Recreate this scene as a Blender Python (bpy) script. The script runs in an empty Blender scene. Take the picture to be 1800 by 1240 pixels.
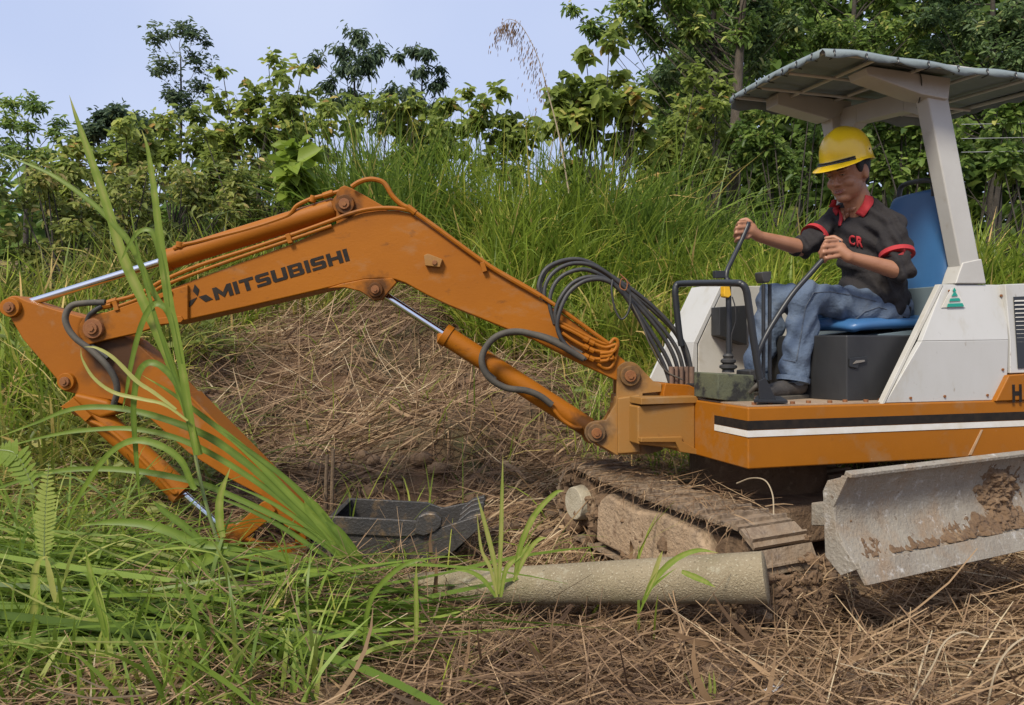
import bpy, bmesh, math, random
import numpy as np
from mathutils import Vector, Matrix
rng = np.random.default_rng(7)
random.seed(7)
sc = bpy.context.scene
COL = sc.collection
# ------------------------------------------------------------------ camera, sky, sun, exposure
F, HZ, CZ = 1350.0, 600.0, 1.1          # focal length in photo pixels, horizon row, eye height (m)
cam = bpy.data.cameras.new('camera'); camo = bpy.data.objects.new('camera', cam); COL.objects.link(camo)
camo.location = (0, 0, CZ); camo.rotation_euler = (math.radians(90), 0, 0)
cam.sensor_width = 36; cam.lens = 36 * F / 1800; cam.shift_y = (HZ - 620) / 1800
cam.clip_start = 0.05; cam.clip_end = 2000
sc.camera = camo
SUN_EL, SUN_AZ = math.radians(47), math.radians(212)   # azimuth clockwise from +Y
w = bpy.data.worlds.new('World'); sc.world = w; w.use_nodes = True
nt = w.node_tree; nt.nodes.clear()
out = nt.nodes.new('ShaderNodeOutputWorld'); bg = nt.nodes.new('ShaderNodeBackground')
sky = nt.nodes.new('ShaderNodeTexSky'); sky.sky_type = 'NISHITA'; sky.sun_disc = False
sky.sun_elevation = SUN_EL; sky.sun_rotation = SUN_AZ; sky.air_density = 1.0; sky.dust_density = 3.0; sky.ozone_density = 1.5
mx = nt.nodes.new('ShaderNodeMix'); mx.data_type = 'RGBA'
tc = nt.nodes.new('ShaderNodeTexCoord'); nz = nt.nodes.new('ShaderNodeTexNoise'); nz.inputs['Scale'].default_value = 2.2
nz.inputs['Detail'].default_value = 3
rp = nt.nodes.new('ShaderNodeValToRGB')
rp.color_ramp.elements[0].position = .3; rp.color_ramp.elements[0].color = (5.1, 6.05, 8.8, 1)
rp.color_ramp.elements[1].position = .75; rp.color_ramp.elements[1].color = (6.6, 7.35, 9.5, 1)
nt.links.new(tc.outputs['Generated'], nz.inputs['Vector']); nt.links.new(nz.outputs['Fac'], rp.inputs['Fac'])
nt.links.new(sky.outputs['Color'], mx.inputs['A']); nt.links.new(rp.outputs['Color'], mx.inputs['B'])
mx.inputs['Factor'].default_value = .8
nt.links.new(mx.outputs['Result'], bg.inputs['Color']); bg.inputs['Strength'].default_value = 0.088
nt.links.new(bg.outputs[0], out.inputs[0])
sl = bpy.data.lights.new('sun', 'SUN'); sl.energy = 3.3; sl.angle = math.radians(14); sl.color = (1, .93, .80)
so = bpy.data.objects.new('sun', sl); COL.objects.link(so)
sd = Vector((math.sin(SUN_AZ) * math.cos(SUN_EL), math.cos(SUN_AZ) * math.cos(SUN_EL), math.sin(SUN_EL)))
so.rotation_euler = sd.to_track_quat('Z', 'Y').to_euler(); so.location = sd * 30
sc.view_settings.view_transform = 'Standard'; sc.view_settings.look = 'None'
sc.view_settings.exposure = 0.38; sc.view_settings.gamma = 1
sc.cycles.max_bounces = 5; sc.cycles.diffuse_bounces = 3; sc.cycles.transparent_max_bounces = 4

# ------------------------------------------------------------------ helpers
def W(px, py, D): return Vector(((px - 900) / F * D, D, CZ - (py - HZ) / F * D))

class MB:
    def __init__(s): s.v = []; s.f = []; s.sm = []
    def add(s, vs, fs, smooth=False):
        o = len(s.v); s.v += [tuple(x) for x in vs]; s.f += [tuple(i + o for i in f) for f in fs]; s.sm += [smooth] * len(fs); return s
    def prism(s, pts, vec):
        n = len(pts); vec = Vector(vec); a = [Vector(p) for p in pts]; b = [p + vec for p in a]
        nrm = Vector((0, 0, 0))
        for i in range(n): nrm += a[i].cross(a[(i + 1) % n])
        if nrm.dot(vec) > 0: a, b = a[::-1], b[::-1]
        fs = [tuple(range(n)), tuple(range(2 * n - 1, n - 1, -1))]
        fs += [(i, i + n, (i + 1) % n + n, (i + 1) % n) for i in range(n)]
        # orientation: side faces outward
        fs = [fs[0], fs[1]] + [tuple(reversed(f)) for f in fs[2:]]
        return s.add(a + b, fs)
    def box(s, c, sx, sy, sz, ax=None, ay=None, az=None):
        ax = Vector(ax or (1, 0, 0)).normalized(); ay = Vector(ay or (0, 1, 0)).normalized()
        az = Vector(az).normalized() if az else ax.cross(ay); c = Vector(c)
        v = [c + ax * sx * i / 2 + ay * sy * j / 2 + az * sz * k / 2 for i in (-1, 1) for j in (-1, 1) for k in (-1, 1)]
        return s.add(v, [(0, 1, 3, 2), (4, 6, 7, 5), (0, 4, 5, 1), (2, 3, 7, 6), (0, 2, 6, 4), (1, 5, 7, 3)])
    def tube(s, pts, r, n=10, smoothpath=True, sub=5, cap=True, flat=1.0):
        pts = [Vector(p) for p in pts]; rs = list(r) if isinstance(r, (list, tuple)) else [r] * len(pts)
        if smoothpath and len(pts) > 2:
            P = [pts[0] * 2 - pts[1]] + pts + [pts[-1] * 2 - pts[-2]]; np_, nr = [], []
            for i in range(1, len(P) - 2):
                for k in range(sub):
                    t = k / sub; a, b, c, d = P[i - 1], P[i], P[i + 1], P[i + 2]
                    np_.append(.5 * ((2 * b) + (c - a) * t + (2 * a - 5 * b + 4 * c - d) * t * t + (-a + 3 * b - 3 * c + d) * t ** 3))
                    nr.append(rs[i - 1] * (1 - t) + rs[i] * t)
            np_.append(pts[-1]); nr.append(rs[-1]); pts, rs = np_, nr
        T = []
        for i in range(len(pts)):
            d = pts[min(i + 1, len(pts) - 1)] - pts[max(i - 1, 0)]; T.append(d.normalized() if d.length > 1e-9 else Vector((0, 0, 1)))
        up = Vector((0, 0, 1)) if abs(T[0].z) < .9 else Vector((1, 0, 0)); x = T[0].cross(up).normalized(); vs = []
        for i, p in enumerate(pts):
            x = (x - T[i] * x.dot(T[i])).normalized(); y = T[i].cross(x)
            for k in range(n):
                a = 2 * math.pi * k / n; vs.append(p + (x * math.cos(a) + y * math.sin(a) * flat) * rs[i])
        m = len(pts); fs = [(i * n + k, i * n + (k + 1) % n, (i + 1) * n + (k + 1) % n, (i + 1) * n + k) for i in range(m - 1) for k in range(n)]
        s.add(vs, fs, True)
        if cap:
            o = len(s.v) - m * n
            s.f += [tuple(o + k for k in reversed(range(n))), tuple(o + (m - 1) * n + k for k in range(n))]; s.sm += [False, False]
        return s
    def cyl(s, p0, p1, r0, r1=None, n=20): return s.tube([p0, p1], [r0, r0 if r1 is None else r1], n, False)
    def ell(s, c, rx, ry, rz, ax=(1, 0, 0), ay=(0, 1, 0), az=(0, 0, 1), nu=16, nv=10):
        c = Vector(c); ax, ay, az = Vector(ax).normalized(), Vector(ay).normalized(), Vector(az).normalized(); vs = [c - az * rz]
        for j in range(1, nv):
            ph = math.pi * j / nv - math.pi / 2
            for i in range(nu):
                th = 2 * math.pi * i / nu; vs.append(c + ax * rx * math.cos(ph) * math.cos(th) + ay * ry * math.cos(ph) * math.sin(th) + az * rz * math.sin(ph))
        vs.append(c + az * rz); L = len(vs) - 1; fs = []
        for i in range(nu):
            fs.append((0, 1 + (i + 1) % nu, 1 + i)); b = 1 + (nv - 2) * nu; fs.append((L, b + i, b + (i + 1) % nu))
            for j in range(nv - 2):
                a = 1 + j * nu; fs.append((a + i, a + (i + 1) % nu, a + nu + (i + 1) % nu, a + nu + i))
        return s.add(vs, fs, True)
    def cap2(s, p0, p1, r0, r1=None):          # closed rounded capsule for remeshing
        r1 = r0 if r1 is None else r1
        s.cyl(p0, p1, r0, r1, 14); d = (Vector(p1) - Vector(p0)); d = d.normalized() if d.length > 1e-6 else Vector((0, 0, 1))
        a = d.orthogonal().normalized(); b = d.cross(a)
        s.ell(p0, r0, r0, r0, a, b, d, 14, 8); return s.ell(p1, r1, r1, r1, a, b, d, 14, 8)
    def build(s, name, m, parent=None, bevel=0, sharp=40, **tags):
        me = bpy.data.meshes.new(name); L = parent_loc(parent)
        me.from_pydata([(x - L.x, y - L.y, z - L.z) for x, y, z in s.v], [], s.f); me.validate()
        bm = bmesh.new(); bm.from_mesh(me); bmesh.ops.recalc_face_normals(bm, faces=bm.faces); bm.to_mesh(me); bm.free()
        for p in me.polygons: p.use_smooth = True
        me.set_sharp_from_angle(angle=math.radians(sharp))
        return link(name, me, m, parent, bevel, **tags)

def parent_loc(p):
    L = Vector((0, 0, 0))
    while p is not None: L += p.location; p = p.parent
    return L
def link(name, me, m, parent=None, bevel=0, **tags):
    o = bpy.data.objects.new(name, me); COL.objects.link(o)
    if m is not None and not me.materials: me.materials.append(m)
    if parent is not None: o.parent = parent
    if bevel:
        b = o.modifiers.new('bevel', 'BEVEL'); b.width = bevel; b.segments = 2; b.limit_method = 'ANGLE'; b.angle_limit = math.radians(35)
        b.harden_normals = True
    return tag(o, **tags)
def tag(o, label=None, cat=None, group=None, kind=None):
    for k, v in (('label', label), ('category', cat), ('group', group), ('kind', kind)):
        if v: o[k] = v
    return o
def empty(name, loc, label, cat, group=None):
    o = bpy.data.objects.new(name, None); COL.objects.link(o); o.location = loc; o.empty_display_size = .1
    return tag(o, label, cat, group)

def npmesh(name, V, Fq, m, parent=None, rnd=None, smooth=False, **tags):
    """V (n,3) floats, Fq (k,4) or (k,3) ints, rnd per-vertex float"""
    me = bpy.data.meshes.new(name); L = parent_loc(parent)
    V = np.asarray(V, dtype=np.float32) - np.array(L, dtype=np.float32); Fq = np.asarray(Fq, dtype=np.int32); k, c = Fq.shape
    me.vertices.add(len(V)); me.vertices.foreach_set('co', V.ravel()); me.loops.add(k * c); me.loops.foreach_set('vertex_index', Fq.ravel())
    me.polygons.add(k); me.polygons.foreach_set('loop_start', np.arange(0, k * c, c, dtype=np.int32))
    me.polygons.foreach_set('loop_total', np.full(k, c, dtype=np.int32))
    if smooth: me.polygons.foreach_set('use_smooth', np.ones(k, dtype=bool))
    if rnd is not None:
        a = me.attributes.new('rnd', 'FLOAT', 'POINT'); a.data.foreach_set('value', np.asarray(rnd, dtype=np.float32))
    me.update(calc_edges=True)
    return link(name, me, m, parent, **tags)

# ------------------------------------------------------------------ materials
MATS = {}
def mat(name, c1, c2=None, scale=5, rough=.6, metal=0, bump=0, bscale=80, spots=(), spec=.5, stretch=None, coat=0):
    m = bpy.data.materials.new(name); m.use_nodes = True; t = m.node_tree; N = t.nodes; b = N['Principled BSDF']
    b.inputs['Roughness'].default_value = rough; b.inputs['Metallic'].default_value = metal; b.inputs['Specular IOR Level'].default_value = spec
    if coat: b.inputs['Coat Weight'].default_value = coat; b.inputs['Coat Roughness'].default_value = .2
    tc = N.new('ShaderNodeTexCoord'); vec = tc.outputs['Object']
    if stretch:
        mp = N.new('ShaderNodeMapping'); mp.inputs['Scale'].default_value = stretch; t.links.new(vec, mp.inputs['Vector']); vec = mp.outputs[0]
    def noise(s, d=5, r=.6):
        n = N.new('ShaderNodeTexNoise'); n.inputs['Scale'].default_value = s; n.inputs['Detail'].default_value = d; n.inputs['Roughness'].default_value = r
        t.links.new(vec, n.inputs['Vector']); return n.outputs['Fac']
    def ramp(f, lo, hi):
        r = N.new('ShaderNodeMapRange'); r.inputs[1].default_value = lo; r.inputs[2].default_value = hi; t.links.new(f, r.inputs[0]); return r.outputs[0]
    def mix(f, a, bb):
        x = N.new('ShaderNodeMix'); x.data_type = 'RGBA'; t.links.new(f, x.inputs['Factor'])
        if hasattr(a, 'links'): t.links.new(a, x.inputs['A'])
        else: x.inputs['A'].default_value = (*a, 1)
        x.inputs['B'].default_value = (*bb, 1); return x.outputs['Result']
    col = None
    if c2 is not None: col = mix(ramp(noise(scale), .3, .7), c1, c2)
    for (cc, s, lo, hi) in spots: col = mix(ramp(noise(s, 8, .65), lo, hi), col if col is not None else c1, cc)
    if col is None: b.inputs['Base Color'].default_value = (*c1, 1)
    else: t.links.new(col, b.inputs['Base Color'])
    if bump:
        bp = N.new('ShaderNodeBump'); bp.inputs['Strength'].default_value = bump; bp.inputs['Distance'].default_value = .02
        t.links.new(noise(bscale, 6), bp.inputs['Height']); t.links.new(bp.outputs[0], b.inputs['Normal'])
    MATS[name] = m; return m
def leafmat(name, stops, transl=.35, rough=.5, spec=.3):
    """colour of each blade or leaf picked by its own random number"""
    m = bpy.data.materials.new(name); m.use_nodes = True; t = m.node_tree; N = t.nodes; b = N['Principled BSDF']
    a = N.new('ShaderNodeAttribute'); a.attribute_name = 'rnd'; r = N.new('ShaderNodeValToRGB'); e = r.color_ramp.elements
    while len(e) < len(stops): e.new(.5)
    for i, (p, c) in enumerate(stops): e[i].position = p; e[i].color = (*c, 1)
    t.links.new(a.outputs['Fac'], r.inputs['Fac']); t.links.new(r.outputs['Color'], b.inputs['Base Color'])
    b.inputs['Roughness'].default_value = rough; b.inputs['Specular IOR Level'].default_value = spec
    if transl:
        tr = N.new('ShaderNodeBsdfTranslucent'); ms = N.new('ShaderNodeMixShader'); ms.inputs[0].default_value = transl
        t.links.new(r.outputs['Color'], tr.inputs['Color']); t.links.new(b.outputs[0], ms.inputs[1]); t.links.new(tr.outputs[0], ms.inputs[2])
        t.links.new(ms.outputs[0], N['Material Output'].inputs['Surface'])
    MATS[name] = m; return m

DUST = (.30, .21, .12)
ORANGE = mat('orange_paint', (.345, .113, .005), (.29, .092, .005), 3, .55, spec=.22, bump=.06, bscale=60, stretch=(.7, 1, 1.5),
             spots=((DUST, 5, .56, 1.0), ((.10, .04, .012), 11, .62, .80), ((.075, .035, .015), 30, .66, .76), ((.55, .27, .07), 45, .70, .78)))
ORANGEB = mat('orange_body_paint', (.335, .113, .006), (.29, .098, .006), 4, .5, spec=.25, bump=.03, spots=((DUST, 4, .54, .95), ((.10, .045, .015), 14, .66, .8), ((.55, .38, .2), 40, .70, .78)))
ORANGED = mat('dusty_orange_paint', (.30, .125, .014), (.27, .135, .030), 3, .65, bump=.06, spots=((DUST, 5, .5, .9), ((.12, .06, .02), 18, .66, .8)))
RUST = mat('rusty_orange_bolt', (.25, .095, .024), (.18, .065, .02), 30, .75, bump=.1)
CHROME = mat('chrome_rod', (.75, .77, .8), None, rough=.14, metal=1)
BLACKP = mat('black_paint', (.018, .018, .019), (.03, .03, .03), 8, .5, bump=.03, spots=(((.16, .14, .11), 14, .66, .9),), stretch=(1, 1, .4))
BLACKM = mat('black_metal', (.02, .021, .023), None, rough=.42, bump=.03)
RUBBER = mat('black_rubber', (.022, .022, .024), (.05, .046, .04), 20, .55)
RUBBERD = mat('dusty_rubber', (.10, .085, .062), (.05, .045, .038), 9, .75, bump=.1)
DECAL = mat('black_decal', (.012, .010, .009), (.028, .02, .014), 30, .65, spec=.2)
WHITEP = mat('white_paint', (.50, .49, .465), (.455, .445, .41), 3, .45, bump=.03, bscale=8, stretch=(1, 1, .45), spots=(((.36, .31, .21), 6, .56, .9), ((.22, .16, .09), 22, .66, .76), ((.30, .28, .24), 60, .66, .74)))
WHITED = mat('dirty_white_paint', (.50, .48, .43), (.42, .39, .33), 5, .55, bump=.04, spots=(((.30, .25, .16), 7, .55, .9), ((.2, .11, .05), 26, .7, .8)))
WHITEC = mat('canopy_white_paint', (.50, .485, .445), (.45, .43, .39), 5, .5, bump=.03, spots=(((.36, .32, .24), 12, .6, .85),))
STRIPEW = mat('white_stripe', (.72, .70, .66), (.6, .55, .45), 9, .5)
SEATB = mat('blue_seat_plastic', (.040, .13, .29), (.036, .11, .25), 4, .42, bump=.02, spots=(((.10, .14, .19), 10, .62, .9),))
GREYB = mat('grey_blue_panel', (.16, .21, .23), (.13, .17, .19), 4, .6)
TARP = mat('grey_green_tarpaulin', (.20, .235, .235), (.155, .185, .185), 9, .75, bump=.3, bscale=14)
TARPU = mat('dark_grey_tarpaulin', (.14, .145, .14), (.10, .105, .10), 6, .8, bump=.2, bscale=20)
STEELW = mat('worn_steel', (.30, .275, .24), (.20, .18, .155), 7, .5, .25, bump=.25, bscale=40, spots=(((.33, .24, .14), 4, .5, .72), ((.48, .46, .42), 20, .62, .72)))
BLADES = mat('muddy_blade_steel', (.295, .26, .205), (.225, .19, .145), 7, .65, .0, bump=.45, bscale=70, spots=(((.26, .17, .095), 5, .50, .74), ((.46, .43, .385), 22, .58, .70), ((.14, .10, .065), 24, .62, .70), ((.52, .49, .44), 90, .64, .70)))
BUCKETM = mat('dark_bucket_steel', (.055, .053, .052), (.085, .075, .065), 8, .42, .4, bump=.3, spots=(((.20, .135, .075), 9, .54, .68), ((.20, .07, .02), 5, .66, .72)))
MUD = mat('brown_mud', (.20, .125, .068), (.12, .072, .04), 9, .95, bump=1.0, bscale=35, spots=(((.30, .21, .125), 14, .56, .75),))
MUDL = mat('dry_mud', (.42, .30, .19), (.33, .225, .135), 6, .95, bump=.9, bscale=40, spots=(((.15, .09, .05), 8, .58, .72),))
CONC = mat('lichen_concrete', (.33, .265, .165), (.25, .20, .12), 5, .9, bump=.7, bscale=150, spots=(((.20, .17, .085), 4, .52, .8), ((.40, .36, .25), 9, .60, .72), ((.48, .42, .29), 120, .57, .66), ((.12, .10, .055), 90, .60, .68)))
FLOORP = mat('dusty_floor_plate', (.36, .25, .16), (.24, .17, .11), 9, .9, bump=.2)
PAPER = mat('white_paper', (.75, .75, .76), (.6, .6, .62), 20, .8)
YELLOW = mat('yellow_helmet', (.86, .56, .010), (.80, .50, .012), 9, .3, coat=.3, bump=.02, spots=(((.5, .34, .06), 24, .66, .8),))
YTAPE = mat('yellow_tape', (.75, .42, .02), None, rough=.5)
SKIN = mat('skin', (.37, .18, .102), (.31, .14, .076), 14, .5, bump=.05, bscale=200)
SHIRT = mat('charcoal_shirt', (.013, .0105, .0105), (.019, .015, .015), 6, .85, bump=.7, bscale=16)
REDC = mat('red_trim', (.42, .025, .03), (.36, .02, .025), 20, .8, bump=.2)
JEANS = mat('faded_blue_denim', (.080, .112, .170), (.105, .14, .195), 5, .9, bump=.7, bscale=24, spots=(((.19, .19, .175), 4, .55, .9), ((.055, .075, .11), 14, .60, .85)))
SHOE = mat('black_boot', (.028, .025, .023), (.07, .06, .05), 12, .65, bump=.3)
HAIR = mat('black_hair', (.012, .010, .009), None, rough=.6, bump=.6, bscale=250)
EYEW = mat('eye_white', (.45, .42, .40), None, rough=.3)
LIP = mat('lips', (.24, .085, .065), None, rough=.5)
TEETH = mat('teeth', (.34, .25, .21), None, rough=.4)
GREENS = mat('green_sticker', (.01, .30, .22), None, rough=.5)
BARK = mat('bark', (.12, .095, .07), (.055, .042, .03), 7, .95, bump=1.0, bscale=20, stretch=(3, 3, .6), spots=(((.26, .235, .19), 5, .6, .75),))
BARKD = mat('dark_bark', (.06, .05, .038), (.03, .025, .018), 9, .95, bump=.8, bscale=20)
SOIL = mat('soil', (.165, .095, .052), (.10, .058, .033), 3, 1, bump=1.0, bscale=22, spots=(((.23, .165, .10), 6, .5, .75), ((.07, .07, .025), 1.2, .52, .7)))

# ------------------------------------------------------------------ terrain
def G(x, y):
    x = np.asarray(x, float); y = np.asarray(y, float)
    d = y - 4.35 - .25 * np.sin(x * .7 + .5)
    s = .36 * np.where(d < -.6, 0, np.where(d < .6, (d + .6) ** 2 / 2.4, d))
    top = 2.05 + .25 * np.sin(x * .33 + 1.) + .55 / (1 + np.exp(2.2 * (x + 2.6)))
    s = np.where(s < top - .5, s, top - .5 + .5 * (1 - np.exp(-(s - top + .5) / .5)))
    s = s + np.clip(y - 11, 0, 400) * .012
    n = .045 * np.sin(2.1 * x + 1.3 * y) + np.clip((y - 4) / 1.5, 0, 1) * (.07 * np.sin(1.7 * x - 2.3 * y + 2) + .05 * np.sin(4.3 * x + 3.1 * y) + .035 * np.sin(6.1 * x - 5.2 * y + .7)) + .04 * np.sin(3.7 * x - 2.9 * y + 1) + .022 * np.sin(7.3 * x + 5.1 * y + 2) + .018 * np.sin(11 * x - 9.7 * y)
    s = s + .03 * np.exp(-((x + 1.15) / .95) ** 2 - ((y - 3.15) / .38) ** 2)
    s = s - .11 * np.exp(-((x + .55) / .75) ** 2 - ((y - 3.75) / .4) ** 2)
    return s + n * np.clip((y - 1) / 3, .25, 1.2)
def g1(x, y): return float(G(x, y))
# ------------------------------------------------------------------ excavator
EX = empty('excavator', (1.3, 4.0, 0), 'orange and white tracked mini excavator with blue seat and tarpaulin canopy', 'excavator')
A16 = math.radians(16.5)
RV = Vector((math.cos(A16), math.sin(A16), 0)); NV = Vector((-math.sin(A16), math.cos(A16), 0)); CC = Vector((1.03, 3.35, 0)); UP = Vector((0, 0, 1))
KC = CC.dot(NV)
def B(s, v, z): return CC + RV * s + NV * v + UP * z
def BP(px, py, v):            # photo pixel -> point on the body plane at inward offset v
    a = (px - 900) / F; D = (v + KC) / (a * NV.x + NV.y); return W(px, py, D)
def body(name, m, pts, v0, t, parent=EX, bevel=.006, **k):
    return MB().prism([BP(x, y, v0) for x, y in pts], NV * t).build(name, m, parent, bevel, **k)
ZD, ZB = .81, .54
# turntable deck
plan = [(0, 0), (2.0, 0), (2.25, .3), (2.25, 1.2), (2.0, 1.5), (0.05, 1.5), (0, 1.06), (0, .42)]
BODY = MB().prism([B(s, v, ZB) for s, v in plan], UP * (ZD - ZB)).build('deck_frame', ORANGEB, EX, .008)
MB().prism([B(s, v, ZD + .0005) for s, v in [(.02, .025), (1.0, .025), (1.0, 1.46), (.08, 1.46), (.02, 1.04)]], UP * .006).build('floor_plate', FLOORP, BODY)
def strip(name, m, z0, z1, proud):
    b = MB(); b.prism([B(-proud, -proud, z0), B(1.99, -proud, z0), B(1.99, -proud, z1), B(-proud, -proud, z1)], NV * .004)
    b.prism([B(-proud, -proud + .005, z0), B(-proud, .27, z0), B(-proud, .27, z1), B(-proud, -proud + .005, z1)], RV * .002)
    return b.build(name, m, BODY)
strip('black_stripe', DECAL, .712, .752, .003); strip('white_stripe', STRIPEW, .681, .709, .003)
for i in range(9):            # bolts on the deck edge
    s = .06 + i * .1; p = B(s, .045 + .02 * (i % 2), ZD + .006); MB().cyl(p, p + UP * .012, .011, n=6).build('deck_bolt', RUST, BODY)
# seam welded across the side and rear skirt
MB().prism([BP(1703, 800, -.0035), BP(1708, 800, -.0035), BP(1728, 756, -.0035), BP(1725, 756, -.0035)], NV * .003).build('weld_seam', mat('seam_scrape', (.40, .21, .09), (.5, .36, .22), 20, .6), BODY)
skirt = body('rear_skirt', ORANGEB, [(1751, 706), (1774, 660), (1905, 651), (1905, 700)], -.012, .3)
def text_obj(name, txt, m, parent, p_left, p_right, height, offset=0.0, normal=Vector((0, -1, 0)), lift=.002):
    cu = bpy.data.curves.new(name, 'FONT'); cu.body = txt; cu.size = 1; cu.offset = offset; cu.align_x = 'LEFT'; cu.extrude = 0.0
    tmp = bpy.data.objects.new(name, cu); COL.objects.link(tmp); dg = bpy.context.evaluated_depsgraph_get()
    me = bpy.data.meshes.new_from_object(tmp.evaluated_get(dg)); bpy.data.objects.remove(tmp)
    co = np.array([v.co[:] for v in me.vertices]); x0, x1, y0, y1 = co[:, 0].min(), co[:, 0].max(), co[:, 1].min(), co[:, 1].max()
    ex = (p_right - p_left); L = ex.length; ex.normalize(); ey = normal.cross(ex).normalized(); lo = parent_loc(parent)
    for v in me.vertices:
        u = (v.co.x - x0) / (x1 - x0) * L; h = (v.co.y - y0) / (y1 - y0) * height
        v.co = p_left + ex * u + ey * h + normal * lift - lo
    return link(name, me, m, parent)
text_obj('skirt_lettering', 'H', DECAL, skirt, BP(1779, 708, -.012), BP(1796, 707, -.012), .088, .05, -NV)

# boom mounting bracket at the nose of the deck
b = MB(); b.prism([B(0.0, .45, .56), B(-.30, .47, .60), B(-.30, .47, .785), B(0.0, .45, .80)], NV * .34)
NOSE = b.build('nose_bracket', ORANGED, EX, .008)
MB().prism([BP(1127, 700, .44), BP(1228, 697, .44), BP(1228, 709, .44), BP(1127, 712, .44)], NV * .36).build('flange', ORANGED, NOSE, .004)
MB().prism([BP(1127, 770, .44), BP(1200, 768, .44), BP(1200, 776, .44), BP(1228, 792, .44), BP(1228, 800, .44), BP(1196, 795, .44), BP(1188, 778, .44), BP(1127, 778, .44)], NV * .36).build('flange', ORANGED, NOSE, .004)
body('hose_base', ORANGE, [(1170, 674), (1212, 677), (1226, 684), (1226, 699), (1166, 699), (1166, 690)], .52, .35)
body('pivot_block', BLACKM, [(1224, 676), (1260, 674), (1260, 699), (1224, 699)], .5, .2)

# kingpost (swing post)
ND, FD = 3.83, 4.06
def plate(name, m, pts, D, t, parent=EX, bevel=.005): return MB().prism([W(x, y, D) for x, y in pts], (0, t, 0)).build(name, m, parent, bevel)
def arc(cx, cy, r, a0, a1, n=8): return [(cx + r * math.cos(math.radians(a0 + (a1 - a0) * i / n)), cy - r * math.sin(math.radians(a0 + (a1 - a0) * i / n))) for i in range(n + 1)]
kp = arc(1106, 660, 24, 150, 40) + [(1149, 671), (1163, 675), (1163, 689), (1130, 692), (1127, 714), (1127, 776), (1136, 783), (1160, 777), (1167, 782), (1164, 792), (1142, 798), (1084, 800), (1046, 778)] + arc(1048, 761, 20, 265, 110, 8) + [(1066, 739), (1084, 708)]
KP = plate('swing_post', ORANGED, kp, ND, .035)
plate('far_cheek', ORANGED, [(x - 6, y) for x, y in kp], FD, .035, KP)
plate('post_tube', ORANGED, [(1086, 700), (1126, 694), (1126, 796), (1086, 799)], ND - .02, .28, KP, .008)
plate('post_web', ORANGED, [(1084, 703), (1128, 692), (1160, 690), (1160, 700), (1128, 712), (1100, 730), (1084, 745)], ND + .036, .19, KP)
def pin(name, px, py, D, r, t=.02, parent=EX, nut=True, m=ORANGE):
    c = W(px, py, D); o = MB().cyl(c, c - Vector((0, t, 0)), r, r * .95, 24).build(name, m, parent, .003)
    if nut:
        MB().cyl(c - Vector((0, t, 0)), c - Vector((0, t + .012, 0)), r * .58, r * .55, 12).build('pin_head', RUST, o, .002)
        MB().cyl(c - Vector((0, t + .012, 0)), c - Vector((0, t + .018, 0)), r * .28, n=6).build('grease_nipple', RUST, o)
    return o
pin('boom_foot_pin', 1107, 661, ND, .052, .022, KP, m=ORANGED); pin('cylinder_foot_pin', 1048, 761, ND, .047, .02, KP, m=ORANGED)

# boom
DB, TB = 3.85, .19
top = [(296, 509), (400, 470), (513, 429), (583, 397), (612, 383), (640, 374), (668, 370), (700, 370), (724, 376), (745, 390), (800, 430), (853, 468), (952, 527), (1010, 567), (1069, 609), (1098, 634)]
bot = [(1118, 668), (1100, 675), (1080, 668), (1008, 634), (939, 598), (889, 578), (788, 537), (752, 520), (730, 508), (712, 498), (694, 492), (669, 490), (640, 492), (600, 500), (583, 505), (428, 541), (296, 570)]
BOOM = plate('boom', ORANGE, top + bot, DB, TB, EX, .008)
tip = arc(166, 580, 28, 250, 100, 10) + [(187, 549), (296, 511), (330, 501), (330, 562), (284, 572), (237, 587), (187, 598)]
FK = plate('boom_fork', ORANGE, tip, DB - .018, .03, BOOM); plate('boom_fork', ORANGE, tip, DB + TB - .012, .03, BOOM)
plate('stiffener', ORANGE, [(270, 560), (318, 556), (322, 562), (318, 567), (270, 572)], DB - .03, .012, BOOM, .003)
plate('stiffener', ORANGE, [(262, 523), (298, 510), (302, 513), (300, 518), (266, 531)], DB - .03, .012, BOOM, .003)
br = [(575, 507), (600, 499), (640, 491), (690, 489), (697, 497), (680, 517), (672, 527), (657, 529), (645, 520), (632, 512), (606, 506)]
BR = plate('cylinder_lug', ORANGE, br, DB - .006, .03, BOOM); plate('cylinder_lug', ORANGE, br, DB + TB - .024, .03, BOOM)
pin('lug_pin', 661, 510, DB - .006, .038, .018, BOOM)
ear = [(591, 397), (591, 340), (598, 329), (606, 326), (618, 331), (640, 343), (680, 366), (680, 374), (640, 376), (615, 386)]
plate('cylinder_ear', ORANGE, ear, DB + .015, .03, BOOM); plate('cylinder_ear', ORANGE, ear, DB + TB - .045, .03, BOOM)
pin('ear_pin', 607, 360, DB + .015, .05, .02, BOOM)
BK = plate('hose_clamp_block', ORANGED, [(745, 449), (752, 446), (778, 456), (773, 470), (747, 467)], DB - .03, .03, BOOM, .003)
pin('clamp_bolt', 764, 462, DB - .03, .013, .008, BOOM, False, RUST)
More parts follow.
